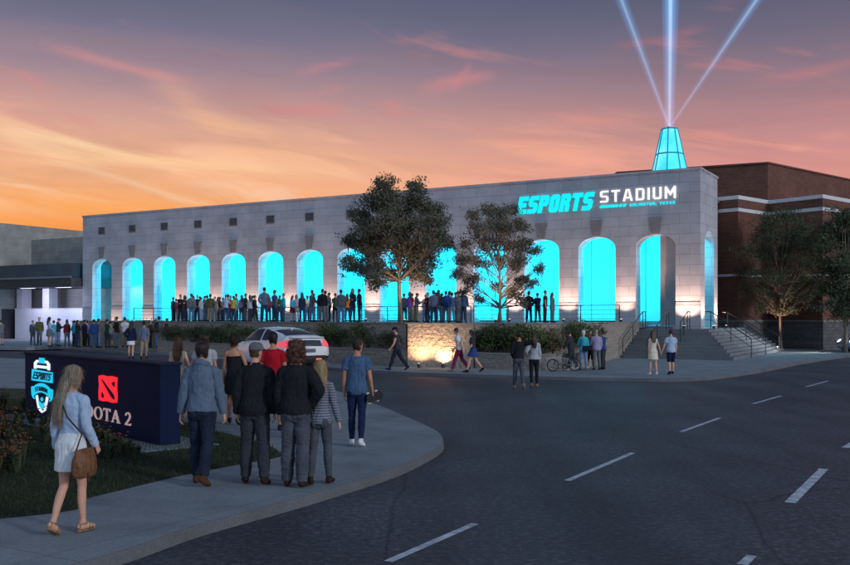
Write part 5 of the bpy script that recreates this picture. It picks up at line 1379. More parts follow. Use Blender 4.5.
# ------------------------------------------------------------------ the white car (seen from behind, driving off)
def car(loc, rz, scale, label, paint, name='parked_car', lights=True, headlamp=None):
    o = empty(name, loc, rz, scale); tag(o, label, 'car')
    LEN = 4.08
    # side-view stations from the tail (y=0) to the nose; z of sill, belt, top; half widths at sill, bulge, belt, top
    st_ = [(0.00, .42, .74, .80, .62, .70, .68, .60), (0.05, .30, .82, .96, .70, .79, .76, .66), (0.16, .22, .90, 1.07, .74, .84, .80, .66), (0.45, .18, .93, 1.16, .77, .865, .82, .62), (0.85, .17, .94, 1.26, .78, .872, .825, .60), (1.35, .17, .935, 1.355, .78, .87, .82, .60), (1.80, .17, .92, 1.395, .78, .87, .815, .60), (2.25, .17, .90, 1.375, .78, .87, .81, .60), (2.65, .17, .885, 1.24, .78, .87, .80, .59), (3.02, .17, .87, 1.03, .78, .87, .79, .60), (3.25, .17, .84, .925, .78, .865, .77, .60), (3.60, .18, .76, .84, .76, .84, .73, .55), (3.90, .22, .66, .71, .70, .77, .66, .48), (4.04, .30, .55, .57, .56, .62, .55, .38), (4.08, .38, .50, .51, .45, .50, .46, .30)]
    A = np.array(st_); ys_ = np.unique(np.concatenate([np.linspace(0, 4.08, 260), [0, .02, .05]]))
    def cr(col, y):
        X = A[:, 0]; V = A[:, col]; m = np.gradient(V, X); i = min(max(int(np.searchsorted(X, y) - 1), 0), len(X) - 2)
        h = X[i + 1] - X[i]; t = (y - X[i]) / h; return (2 * t ** 3 - 3 * t ** 2 + 1) * V[i] + (t ** 3 - 2 * t ** 2 + t) * h * m[i] + (-2 * t ** 3 + 3 * t ** 2) * V[i + 1] + (t ** 3 - t ** 2) * h * m[i + 1]
    NV = 72; rows = []
    for y in ys_:
        zs_, zb, zt, ws, wm, wb, wt = [cr(c, y) for c in range(1, 8)]
        zt = max(zt, zb + .01)
        P_ = np.array([(0, zs_), (ws * .7, zs_), (ws, zs_ + .03), (wm * .99, zs_ + .22), (wm, zs_ + (zb - zs_) * .62), (wb, zb), (wb - (wb - wt) * .55, zb + (zt - zb) * .5), (wt, zt - (zt - zb) * .12), (wt * .7, zt - .012), (0, zt)])
        d = np.concatenate([[0], np.cumsum(np.linalg.norm(np.diff(P_, axis=0), axis=1))]); q = np.linspace(0, d[-1], 73)
        # soft corners: resample and lightly smooth
        xx = np.interp(q, d, P_[:, 0]); zz = np.interp(q, d, P_[:, 1])
        for _ in range(8): xx[1:-1] = (xx[:-2] + 2 * xx[1:-1] + xx[2:]) / 4; zz[1:-1] = (zz[:-2] + 2 * zz[1:-1] + zz[2:]) / 4
        ring_ = [(x_, z_) for x_, z_ in zip(xx, zz)] + [(-x_, z_) for x_, z_ in zip(xx[-2:0:-1], zz[-2:0:-1])]
        rows.append([(r[0], y, r[1]) for r in ring_])
    NV = len(rows[0]); V = [p for r in rows for p in r]
    def belt(y): return cr(2, y)
    cats = {k: [] for k in ('body', 'side_window', 'rear_window', 'tail_light', 'bumper', 'windscreen', 'headlight')}
    for i in range(len(rows) - 1):
        for j in range(NV):
            f = (i * NV + j, (i + 1) * NV + j, (i + 1) * NV + (j + 1) % NV, i * NV + (j + 1) % NV)
            c = np.mean([V[k] for k in f], axis=0); x, y, z = abs(c[0]), c[1], c[2]
            skip = False
            for wy in (.80, 3.28):
                if (y - wy) ** 2 + (z - .31) ** 2 < .345 ** 2 and x > .5: skip = True
            if skip: continue
            zb = belt(y); zt = cr(3, y); wt = cr(7, y)
            k = 'body'
            if z > zb + .035 and z < zt - .05 and x > wt * .96 and 1.02 < y < 2.95: k = 'side_window'
            if 1.62 < y < 1.70 and k == 'side_window': k = 'body'
            if y < 1.15 and z > zt - .06 and x < .56 and y > .40: k = 'rear_window'
            if 2.38 < y < 3.0 and z > zt - .05 and x < .56: k = 'windscreen'
            if y < .60 and .74 < z < 1.00 and x > .52 + y * .3 and z > .73 + y * .15 and z < 1.02 - y * .22: k = 'tail_light'
            if y < .2 and .80 < z < .98 and x < .50: k = 'rear_window'
            if y < .5 and z < .48: k = 'bumper'
            if 3.6 < y < 3.98 and .58 < z < .74 and x > .42: k = 'headlight'
            cats[k].append(f)
    for base_ in (0, (len(rows) - 1) * NV):      # close the tail and the nose
        for j in range(NV // 2):
            f = (base_ + j, base_ + j + 1, base_ + (NV - j - 1) % NV, base_ + (NV - j) % NV); f = tuple(dict.fromkeys(f))
            if len(f) < 3: continue
            z = np.mean([V[k][2] for k in f]); cats['bumper' if z < .50 and base_ == 0 else 'body'].append(f)
    glass = surf('car_glass', (.012, .014, .018), .06, .15, 2, spec=.8)
    mm = dict(body=paint, side_window=glass, rear_window=glass, windscreen=glass, tail_light=glow('tail_light_red', (.9, .10, .13), .75), bumper=surf('car_black_trim', (.02, .02, .022), .6, .2, 6), headlight=glow('headlight_white', (.85, .92, 1.0), 9) if headlamp else surf('headlight_clear', (.5, .5, .52), .1, .1, 4))
    for k, fs in cats.items():
        if not fs: continue
        if k in ('side_window', 'tail_light', 'headlight'): groups = [[f for f in fs if np.mean([V[i][0] for i in f]) < 0], [f for f in fs if np.mean([V[i][0] for i in f]) >= 0]]
        elif k == 'rear_window': groups = [[f for f in fs if np.mean([V[i][1] for i in f]) < .3], [f for f in fs if np.mean([V[i][1] for i in f]) >= .3]]
        else: groups = [fs]
        for gr in groups:
            if not gr: continue
            used_ = sorted({i for f in gr for i in f}); mp = {i: n for n, i in enumerate(used_)}
            me = bpy.data.meshes.new(k); me.from_pydata([V[i] for i in used_], [], [[mp[i] for i in f] for f in gr]); me.update()
            me.polygons.foreach_set('use_smooth', [True] * len(me.polygons))
            bm = bmesh.new(); bm.from_mesh(me); bmesh.ops.recalc_face_normals(bm, faces=bm.faces)
            if sum((f.normal.x * f.calc_center_median().x + f.normal.z * (f.calc_center_median().z - .6)) * f.calc_area() for f in bm.faces) < 0 and k != 'bumper': bmesh.ops.reverse_faces(bm, faces=bm.faces)
            bm.to_mesh(me); bm.free(); mesh_obj(k, me, mm[k], o)
    M_TYRE = surf('tyre_rubber', (.02, .02, .021), .85, .2, 20); M_RIM = surf('alloy_rim', (.42, .42, .44), .3, .1, 10, metal=.8)
    for wy in (.80, 3.28):
        for s_ in (-1, 1):
            w = empty('wheel', (s_ * .74, wy, .315)); w.parent = o
            g = Geo(); n = 32
            prof = [(.20, -.10), (.29, -.11), (.315, -.07), (.318, 0), (.315, .07), (.29, .11), (.20, .10)]
            for r_, x_ in prof: g.v += [Vector((x_, r_ * math.cos(6.2832 * i / n), r_ * math.sin(6.2832 * i / n))) for i in range(n)]
            for a in range(len(prof) - 1):
                for i in range(n): g.f.append([a * n + i, a * n + (i + 1) % n, (a + 1) * n + (i + 1) % n, (a + 1) * n + i])
            g.build('tyre', M_TYRE, w, smooth=True)
            g = Geo(); g.tube([(Vector((s_ * .02, 0, 0)), .205), (Vector((s_ * .075, 0, 0)), .205), (Vector((s_ * .085, 0, 0)), .19)], side=(0, 1, 0), n=28)
            for q in range(5):
                a = q * 1.2566; d = Vector((0, math.cos(a), math.sin(a))); bar(g, d * .03 + Vector((s_ * .09, 0, 0)), d * .18 + Vector((s_ * .085, 0, 0)), .024)
            g.build('rim', M_RIM, w, smooth=False)
            g = Geo(); g.tube([(Vector((s_ * -.34, 0, .02)), .36), (Vector((s_ * .02, 0, .02)), .36)], side=(0, 1, 0), n=24, cap=False)
            g.tube([(Vector((s_ * -.34, 0, .02)), .36), (Vector((s_ * -.35, 0, .02)), .36)], side=(0, 1, 0), n=24)
            g.build('arch_liner', mm['bumper'], w)
    g = Geo(); g.box(-.255, -.035, .60, .255, -.004, .715); pl = g.build('number_plate', surf('number_plate', (.10, .10, .11), .5, .3, 30), o, bevel=.006)
    g = Geo(); g.box(-.60, .02, 1.055, .60, .24, 1.085); g.build('spoiler', paint, o, bevel=.012)
    g = Geo(); g.box(.30, -.030, .345, .48, .02, .40); g.build('fog_light', glow('fog_light_red', (1.0, .12, .08), 1.4), o, bevel=.008)
    g = Geo(); g.box(-.03, 1.02, 1.30, .03, 1.16, 1.345); g.build('antenna_fin', paint, o, bevel=.014)
    for s_ in (-1, 1):
        g = Geo(); g.ball((s_ * .96, 2.72, .97), .10, .07, .075); bar(g, (s_ * .80, 2.74, .92), (s_ * .92, 2.72, .95), .025)
        mesh_obj('mirror', fuse(g, .012, 2), mm['bumper'], o)
        g = Geo(); g.box(s_ * .862 - .012, 1.72, .80, s_ * .862 + .012, 1.90, .83); g.build('door_handle', paint, o, bevel=.005)
    return o
M_WPAINT = surf('white_car_paint', (.78, .79, .82), .3, .03, 1.5, spec=.5, coat=.6)
cr_ = G(308, 371.5, 0)
car(cr_ + Vector((0, .1, 0)), R(38), 1.28, 'white hatchback with glowing pinkish tail lights driving away beside the raised bed', M_WPAINT)
# a second car coming out of the drive at the right edge, only its nose in view
M_GPAINT = surf('pale_blue_car_paint', (.34, .40, .48), .3, .05, 1.5, spec=.5, coat=.6)
cd = at(848.2, 54.2, ZS); hd = Vector((-.965, -.26, 0)).normalized()
c2 = car(cd - hd * 4.1 + Vector((.0, .72, 0)), math.atan2(-hd.x, hd.y), 1.0, 'pale blue car with headlights on, only its nose showing at the right edge', M_GPAINT, headlamp=True)
for s_ in (-1, 1):
    l = bpy.data.lights.new('headlamp', 'SPOT'); l.energy = 520; l.spot_size = R(50); l.spot_blend = .6; l.color = (.88, .95, 1.0); l.shadow_soft_size = .06
    lo = bpy.data.objects.new('headlamp', l); COL.objects.link(lo); lo.parent = c2; lo.location = (s_ * .58, 4.10, .66); lo.rotation_euler = (R(84), 0, 0)
# ------------------------------------------------------------------ the walkers in front, one by one
def solo(sp, px, py, z, rz, h, cols, label, vox=.008, loc=None, group=None):
    P, parts = person_meshes(sp, vox)
    r = spawn(parts, loc if loc is not None else G(px, py, z), rz, h, cols, label, group)
    return P, r
TR = dict(kind='trousers')
# woman with the brown bag
P1, w1 = solo(dict(fem=True, legs={'r': (9, 7, 0, 0), 'l': (-4, 24, 0, 26)}, arms={'l': (-4, 11, 16, 2), 'r': (-6, 14, 42, 4)}, hair='sidelong', head=(-8, 6), girth=.95, sandal=True, seed=3,
    top=dict(name='jacket', hem=1.04, infl=.018, cuff=.004, neck=1.475, flare=.02), bottom=dict(kind='skirt', hem=.66, flare=.015)), 72, 533, ZS, -16, 1.59,
    dict(top='light blue', bottom='white', shoe='tan', hair='ash blond', skin='fair'), 'woman in light blue jacket and white skirt walking past the blue sign', .0075)
# man in the hoodie
solo(dict(legs={'l': (8, 5, 2, 0), 'r': (-10, 16, 2, 18)}, arms={'l': (-4, 14, 12, -2), 'r': (6, 13, 10, 0)}, hair='short', girth=1.03, seed=8,
    top=dict(name='hoodie', hood=True, infl=.026, hem=.90, cuff=.006, wr=.008), bottom=dict(loose=.012, wr=.007, **TR)), 202, 484.5, ZS, -6, 1.76,
    dict(top='steel blue', bottom='dark jeans', shoe='brown', hair='dark brown'), 'man in grey-blue hoodie and dark jeans nearest the blue sign end')
# man in the black jacket and cap
solo(dict(legs={'l': (5, 4, 4, 0), 'r': (-6, 8, 5, 8)}, arms={'l': (-2, 12, 18, 6), 'r': (-4, 13, 22, 4)}, hair='crop', cap='cap', head=(-35, 4), girth=1.06, toe=14, seed=11,
    top=dict(name='jacket', infl=.030, hem=.86, collar=True, cuff=.008, wr=.009, neck=1.475), bottom=dict(loose=.018, wr=.007, to=1.0, **TR)), 255, 484, ZS, 2, 1.74,
    dict(top='black', bottom='charcoal', shoe='dark brown', hair='brown', cap='grey'), 'man in black jacket and pale cap beside the curly-haired man')
# man with curly hair
solo(dict(legs={'l': (4, 6, 3, 0), 'r': (-3, 6, 1, 4)}, arms={'l': (2, 11, 14, 8), 'r': dict(to=(.21, .02, .99), hint=(1, -.7, 0))}, hair='curly', head=(-12, 3), girth=1.04, seed=13,
    top=dict(name='sweater', infl=.028, hem=.88, cuff=.005, wr=.008, neck=1.47), bottom=dict(loose=.022, wr=.008, to=1.02, infl=.014, **TR)), 296, 487, ZS, -4, 1.76,
    dict(top='black', bottom='grey jeans', shoe='dark brown', hair='auburn'), 'man with bushy curly brown hair in black sweater and faded grey jeans')
# blond girl
solo(dict(fem=True, legs={'l': (-6, 10, 2, 8), 'r': (8, 5, 3, 0)}, arms={'l': (2, 8, 10, 4), 'r': (4, 15, 10, -4)}, hair='long', head=(-10, 6), girth=.92, seed=17,
    top=dict(name='sweater', infl=.022, hem=.86, cuff=.003), bottom=dict(loose=.006, **TR)), 320, 484.5, ZS, -8, 1.53,
    dict(top=None or 'pale grey', bottom='grey jeans', shoe='dark brown', hair='blond'), 'blond girl in striped pale sweater walking beside the curly-haired man')
girl = SC.objects[-1]
def striped():
    m, nt, b = new_mat('striped_knit'); L = nt.links.new
    tc = N(nt, 'ShaderNodeTexCoord'); wv = N(nt, 'ShaderNodeTexWave'); wv.bands_direction = 'Z'; wv.inputs['Scale'].default_value = 8.5; wv.inputs['Distortion'].default_value = .5
    L(tc.outputs['Object'], wv.inputs['Vector']); r = ramp(nt, wv.outputs['Fac'], [(.45, lin((132, 134, 146))), (.55, lin((84, 88, 104)))]); L(r.outputs[0], b.inputs['Base Color']); b.inputs['Roughness'].default_value = .95
    return m
M_STRIPE = striped()
for o in SC.objects:
    if o.parent and o.parent.get('label', '').startswith('blond girl') and o.name.startswith('sweater'): o.material_slots[0].material = M_STRIPE if o.material_slots[0].link == 'OBJECT' else M_STRIPE
# man in the red tee
P6, w6 = solo(dict(legs={'l': (-8, 16, 2, 14), 'r': (8, 5, 3, 0)}, arms={'l': (2, 9, 18, 4), 'r': (4, 14, 40, 6)}, hair='short', head=(-8, 2), grip='r', seed=21,
    top=dict(name='shirt', infl=.020, hem=.86, sleeve=.27, cuff=.012), bottom=dict(kind='shorts', to=.46, loose=.026)), 273, 431, ZS, -6, 1.78,
    dict(top='red', bottom='pale grey', shoe='black', hair='black', skin='tan'), 'man in bright red tee shirt walking behind the man with the cap', .009)
# woman in the dark strapless dress
solo(dict(fem=True, legs=WALK('l', .6), arms={'l': (2, 12, 20, 4), 'r': (4, 22, 10, 0)}, hair='bun', head=(-14, 0), seed=23,
    bottom=dict(kind='dress', hem=.60, top=1.34, flare=.01)), 234, 424.5, ZS, 4, 1.72,
    dict(bottom='black', shoe='dark brown', hair='dark brown', skin='tan'), 'woman in dark strapless dress with pinned-up brown hair', .009)
# woman in beige, man in grey tee
solo(dict(fem=True, legs=WALK('r', .6), arms={'l': (-2, 8, 10, 4), 'r': (2, 22, 8, -6)}, hair='long', head=(0, 4), seed=27,
    bottom=dict(kind='dress', hem=.62, top=1.42, flare=.015, straps=True)), 178, 417, ZS, 2, 1.64,
    dict(bottom='beige', shoe='tan', hair='auburn', skin='fair'), 'woman in sleeveless beige dress with long auburn hair behind the sign', .009)
solo(dict(legs=WALK('l', .6), arms={'l': (0, 24, 6, -6), 'r': (2, 10, 14, 4)}, hair='short', head=(4, 2), girth=1.03, seed=29,
    top=dict(name='shirt', infl=.020, hem=.88, sleeve=.27, cuff=.012), bottom=dict(loose=.014, **TR)), 205, 420, ZS, 4, 1.70,
    dict(top='pale grey', bottom='khaki', shoe='charcoal', hair='dark brown', skin='tan'), 'man in pale grey tee shirt just beyond the man in the hoodie', .009)
# man in the blue tee with a skateboard
P10, w10 = solo(dict(legs={'l': (5, 5, 1, 0), 'r': (-8, 14, 1, 14)}, arms={'l': (-3, 9, 12, 2), 'r': (-2, 12, 24, 0)}, hair='short', head=(-42, 2), girth=.97, grip='r', seed=31,
    top=dict(name='shirt', infl=.027, hem=.845, sleeve=.27, cuff=.012, wr=.008), bottom=dict(loose=.0, infl=.010, to=.97, **TR)), 357, 446, ZS, -4, 1.72,
    dict(top='slate blue', bottom='dark blue', shoe='white', hair='dark brown', skin='tan'), 'man in blue tee shirt and slim jeans carrying a skateboard', .008)
# people on the far pavement
solo(dict(legs={'l': (24, 4, 1, -14), 'r': (-24, 16, 1, 30)}, arms={'l': (18, 8, 24, 4), 'r': (-12, 8, 20, 2)}, hair='crop', cap='helmet', lean=5, head=(0, 10), seed=33,
    top=dict(name='vest', infl=.018, hem=.90, sleeve=.10, cuff=.004), bottom=dict(loose=.006, **TR)), 397, 370.5, ZS, 84, 1.72,
    dict(top='charcoal', bottom='dark jeans', shoe='dark blue', hair='black', cap='black'), 'man in dark vest and black cap striding left along the far pavement', .010)
solo(dict(legs={'l': (22, 5, 1, -8), 'r': (-18, 22, 1, 28)}, arms={'l': (6, 8, 34, 6), 'r': (10, 8, 40, 6)}, hair='short', lean=6, head=(0, 26), seed=35, eyes=True,
    top=dict(name='shirt', infl=.018, hem=.88, sleeve=.27, cuff=.012), bottom=dict(loose=.004, **TR)), 459, 372, ZS, 80, 1.71,
    dict(top='white', bottom='burgundy', shoe='grey', hair='black'), 'man in white tee shirt and burgundy trousers walking past the lit wall', .010)
solo(dict(fem=True, legs={'l': (20, 5, 1, -6), 'r': (-18, 22, 1, 28)}, arms={'l': (8, 8, 40, 6), 'r': (-8, 10, 20, 4)}, hair='long', lean=4, head=(0, 20), seed=37, eyes=True,
    top=dict(name='shirt', infl=.026, hem=1.0, sleeve=.38, cuff=.016), bottom=dict(kind='skirt', hem=.68, flare=.05)), 473, 372.5, ZS, 80, 1.62,
    dict(top='charcoal', bottom='blue', shoe='black', hair='black'), 'dark-haired girl in black top and blue denim skirt near the lit wall', .010)
# the embracing couple crossing the road
solo(dict(legs={'l': (9, 5, 3, -2), 'r': (-12, 22, 3, 30)}, arms={'l': (-2, 12, 50, 30), 'r': dict(to=(.50, .08, 1.39), hint=(.3, -1, .35))}, hair='short', tilt=3, head=(-10, 4), seed=41,
    top=dict(name='sweater', infl=.024, hem=.92, cuff=.006), bottom=dict(loose=.010, **TR)), 518.5, 389, 0, 2, 1.74,
    dict(top='black', bottom='grey jeans', shoe='tan', hair='black', skin='tan'), 'man in black sweater with an arm round a woman crossing the road', .010)
solo(dict(fem=True, legs={'l': (-9, 14, 2, 18), 'r': (7, 4, 2, 0)}, arms={'l': dict(to=(-.30, .10, 1.05), hint=(-.4, -1, -.4)), 'r': (0, 10, 22, 6)}, hair='long', head=(14, 2), seed=43,
    top=dict(name='jacket', infl=.032, hem=.90, cuff=.006, flare=.012), bottom=dict(loose=.0, infl=.010, **TR)), 534, 387.5, 0, -2, 1.66,
    dict(top='pale grey', bottom='black', shoe='tan', hair='dark brown'), 'woman in pale grey jacket and black leggings held by the man crossing', .010)
# couple hand in hand at the steps
solo(dict(fem=True, legs=WALK('l', .4), arms={'l': (2, 7, 10, 4), 'r': (2, 24, 6, -8)}, hair='long', head=(0, 2), seed=45,
    bottom=dict(kind='dress', hem=.62, top=1.42, flare=.03, straps=True)), 653, 375.5, ZS, 8, 1.57,
    dict(bottom='cream', shoe='white', hair='auburn'), 'woman in short cream dress holding hands before the steps', .011)
solo(dict(legs=WALK('r', .5), arms={'l': (2, 24, 6, -8), 'r': (-2, 9, 14, 4)}, hair='short', head=(6, 2), girth=1.04, seed=47,
    top=dict(name='shirt', infl=.024, hem=.86, sleeve=.28, cuff=.014), bottom=dict(kind='shorts', to=.50, loose=.03)), 671, 374.5, ZS, 4, 1.60,
    dict(top='light blue', bottom='navy', shoe='navy', hair='dark brown'), 'man in light blue tee and navy shorts holding hands before the steps', .011)
# the group with the bicycle
Pb, wb_ = solo(dict(legs={'l': (2, 4, 3, 0), 'r': (-12, 12, 4, 16)}, arms={'l': dict(to=(-.22, .32, .95), hint=(-.6, -1, 0)), 'r': dict(to=(.05, .42, .97), hint=(.8, -1, 0))}, hair='short', head=(-40, 8), lean=6, grip='lr', seed=51, eyes=True,
    top=dict(name='jacket', infl=.026, hem=.84, collar=True, cuff=.006), bottom=dict(loose=.012, **TR)), 571, 370.5, ZS, 62, 1.56,
    dict(top='charcoal', bottom='charcoal', shoe='white', hair='black'), 'person in dark jacket with a pink scarf holding the bicycle', .011)
g = Geo(); pts = []
for i in range(13):
    a = i / 12 * 2 * math.pi; pts.append((Pb.U((.075 * math.cos(a), -.002 + .078 * math.sin(a), 1.478)), .026))
g.tube(pts, side=(0, 0, 1)); g.tube([(Pb.U((.03, .08, 1.46)), .03, .014), (Pb.U((.04, .145, 1.36)), .04, .014), (Pb.U((.04, .15, 1.22)), .035, .010)])
mesh_obj('scarf', fuse(g, .011, 2, .004, 20), fabric('magenta'), wb_)
solo(dict(fem=True, legs=STAND, arms={'l': dict(to=(-.06, .24, 1.08), hint=(-.8, -.4, -.5)), 'r': (2, 12, 60, 22)}, hair='short', head=(8, 8), girth=1.05, seed=53,
    top=dict(name='jacket', infl=.030, hem=.84, cuff=.008), bottom=dict(loose=.012, **TR)), 583.5, 370.5, ZS, -8, 1.55,
    dict(top='turquoise', bottom='pale jeans', shoe='grey', hair='white'), 'white-haired person in turquoise jacket with a black shoulder bag', .011)
solo(dict(legs=STAND, arms=ARMS_DOWN, hair='short', seed=55, head=(30, 5), top=dict(name='jacket', infl=.024, hem=.86), bottom=dict(kind='shorts', to=.55, loose=.026)), 590.5, 369, ZS, 150, 1.52,
    dict(top='brown', bottom='dark brown', shoe='white', hair='dark brown', skin='tan'), 'person in brown mostly hidden between turquoise and lilac jackets', .013)
solo(dict(legs=CONTRA, arms={'l': dict(to=(-.03, .24, 1.15), hint=(-.8, -.4, -.5)), 'r': (2, 10, 26, 8)}, hair='crop', head=(14, 8), girth=1.05, seed=57,
    top=dict(name='jacket', infl=.028, hem=.86, cuff=.008), bottom=dict(loose=.016, **TR)), 596.5, 370, ZS, 6, 1.57,
    dict(top='lilac', bottom='grey', shoe='charcoal', hair='grey'), 'grey-haired person in lilac-grey jacket in the bicycle group', .011)
solo(dict(legs=STAND, arms={'l': (6, 10, 70, 20), 'r': (2, 9, 14, 4)}, hair='short', head=(10, 4), seed=59, top=dict(name='shirt', infl=.020, hem=.88, sleeve=.28, cuff=.012), bottom=dict(loose=.014, **TR)), 603, 369.5, ZS, 60, 1.55,
    dict(top='blue', bottom='charcoal', shoe='black', hair='black', skin='tan'), 'man in bright blue tee shirt at the end of the bicycle group', .011)
# couple crossing the side street
solo(dict(fem=True, legs=WALK('l', .4), arms={'l': dict(to=(-.17, .12, 1.02), hint=(-1, -.5, 0)), 'r': (2, 12, 8, 0)}, hair='long', seed=61, top=dict(name='coat', infl=.034, hem=.78, collar=True, cuff=.008), bottom=dict(kind='skirt', hem=.66, flare=.01)), 131, 359, 0, 6, 1.92,
    dict(top='navy', bottom='white', shoe='black', hair='black'), 'woman in navy coat over a white skirt crossing the side street', .011)
solo(dict(legs=WALK('r', .4), arms={'l': (2, 10, 8, 0), 'r': (-4, 9, 14, 4)}, hair='short', seed=63, top=dict(name='shirt', infl=.026, hem=.84, sleeve=.55, cuff=.012), bottom=dict(kind='shorts', to=.66, loose=.026)), 144, 359, 0, 4, 1.95,
    dict(top='steel blue', bottom='khaki', shoe='dark brown', hair='black', skin='tan'), 'man in blue shirt and khaki shorts crossing the side street', .011)

# ------------------------------------------------------------------ what they carry (held things stay top-level)
# brown shoulder bag
hw = hand_world(P1, w1, 'r', .06); M1 = w1.rotation_euler[2]; fwd = Vector((-math.sin(M1), math.cos(M1), 0)); rgt = Vector((math.cos(M1), math.sin(M1), 0)); s1 = w1.scale[2]
hipr = w1.location + (rgt * .215 + fwd * -.09) * s1; bagc = Vector((hipr.x, hipr.y, ZS + .78 * s1))
M_LEATHER = surf('brown_leather', lin((112, 72, 44)), .5, .3, 14, .5, 60)
bg = empty('shoulder_bag', bagc, M1); bg.scale = (.86, .86, .9); tag(bg, 'slouchy brown leather bag hanging from the shoulder of the woman in white skirt', 'bag')
g = Geo(); g.tube([(Vector((0, 0, -.165)), .05, .10), (Vector((0, 0, -.155)), .085, .15), (Vector((0, 0, -.08)), .098, .180), (Vector((0, 0, .02)), .085, .172), (Vector((0, 0, .10)), .055, .150), (Vector((0, 0, .13)), .030, .140)], side=(1, 0, 0), n=22)
mesh_obj('pouch', fuse(g, .008, 3, .014, 18, (1, 1, .35), 4), M_LEATHER, bg)
iv = (Matrix.Translation(bagc) @ Matrix.Rotation(M1, 4, 'Z') @ Matrix.Diagonal((.86, .86, .9, 1))).inverted()
def wp(p): q = P1.U(p); return iv @ (w1.location + Matrix.Rotation(M1, 3, 'Z') @ Vector((q.x * w1.scale[0], q.y * w1.scale[1], q.z * w1.scale[2])))
M_STRAP = surf('strap_leather', lin((66, 40, 26)), .55, .2, 20)
g = Geo(); pth = [Vector((-.02, -.12, .11)), wp((.20, -.09, 1.05)), wp((.05, -.155, 1.22)), wp((-.05, -.125, 1.36)), wp((-.09, -.075, 1.455)), wp((-.075, -.005, 1.478)), wp((-.05, .085, 1.40)), wp((.03, .135, 1.28)), wp((.14, .13, 1.10)), Vector((-.03, .12, .11))]
g.tube([(p, .014, .005) for p in pth], side=rgt, n=8); g.build('strap', M_STRAP, bg, smooth=True)
g = Geo(); g.tube([(Vector((.075, -.06, -.02)), .006), (Vector((.095, -.05, -.14)), .012), (Vector((.09, -.05, -.19)), .018)], n=7); g.build('tassel', M_STRAP, bg)
# skateboard
hp_ = hand_world(P10, w10, 'r', .075)
sk = empty('skateboard', hp_ + Vector((.015, .02, -.02)), R(-12)); sk.rotation_euler = (R(18), R(80), R(-4)); tag(sk, 'black skateboard with pale wheels carried by the man in blue tee', 'skateboard')
g = Geo()
n_ = 20; up_pts = []
for i in range(n_ + 1):
    y = -.27 + .54 * i / n_; e = abs(y) / .27; hw_ = .072 * math.sqrt(max(.02, 1 - max(0, (e - .72) / .28) ** 2)); zz = .030 * max(0, (e - .72) / .28)
    up_pts.append((y, hw_, zz))
for y, h_, zz in up_pts: g.v += [Vector((-h_, y, zz)), Vector((h_, y, zz)), Vector((h_, y, zz + .011)), Vector((-h_, y, zz + .011))]
for i in range(n_):
    k = 4 * i
    for j in range(4): g.f.append([k + j, k + (j + 1) % 4, k + 4 + (j + 1) % 4, k + 4 + j])
g.f += [[3, 2, 1, 0], [4 * n_, 4 * n_ + 1, 4 * n_ + 2, 4 * n_ + 3]]
g.build('deck', surf('grip_tape', (.02, .02, .022), .9, .2, 40), sk)
for y in (-.155, .155):
    g = Geo(); bar(g, (-.075, y, -.03), (.075, y, -.03), .010); bar(g, (0, y, -.03), (0, y, .0), .018); g.build('truck', surf('cast_metal', (.35, .35, .36), .4, .1, 9, metal=.8), sk)
    for x in (-.078, .078):
        g = Geo(); g.tube([(Vector((x - .017, y, -.03)), .024), (Vector((x - .010, y, -.03)), .029), (Vector((x + .010, y, -.03)), .029), (Vector((x + .017, y, -.03)), .024)], side=(0, 1, 0), n=16); g.build('wheel', surf('cream_wheel', (.62, .56, .42), .5, .1, 9), sk)
# black bag in the red-shirted man's hand
hp6 = hand_world(P6, w6, 'r', .08)
cb_ = empty('holdall', hp6 + Vector((0, 0, -.26)), R(20)); tag(cb_, 'small black bag in the hand of the man in red', 'bag')
g = Geo(); g.tube([(Vector((0, -.17, 0)), .07, .09), (Vector((0, -.15, 0)), .09, .11), (Vector((0, .15, 0)), .09, .11), (Vector((0, .17, 0)), .07, .09)], side=(1, 0, 0), n=16); mesh_obj('pouch', fuse(g, .012, 3, .008, 16), fabric('black'), cb_)
g = Geo(); g.tube([(Vector((0, -.09, .09)), .012), (Vector((0, -.06, .2)), .011), (Vector((0, 0, .245)), .011), (Vector((0, .06, .2)), .011), (Vector((0, .09, .09)), .012)], n=8); g.build('handle', M_BLACK, cb_)
# shoulder bag of the white-haired person
tq = G(583.5, 370.5, ZS)
b2 = empty('shoulder_bag', tq + Vector((.10, -.20, .86)), R(-8)); tag(b2, 'black bag slung across the turquoise jacket', 'bag')
g = Geo(); g.tube([(Vector((-.17, 0, 0)), .05, .09), (Vector((-.14, 0, 0)), .06, .11), (Vector((.14, 0, 0)), .06, .11), (Vector((.17, 0, 0)), .05, .09)], side=(0, 1, 0), n=14); mesh_obj('pouch', fuse(g, .013, 2, .006, 16), fabric('black'), b2)
g = Geo(); g.tube([(Vector((-.15, 0, .08)), .012), (Vector((-.24, .06, .30)), .012), (Vector((-.22, .16, .42)), .012)], side=(.3, .9, .1), n=7); g.build('strap', M_BLACK, b2)
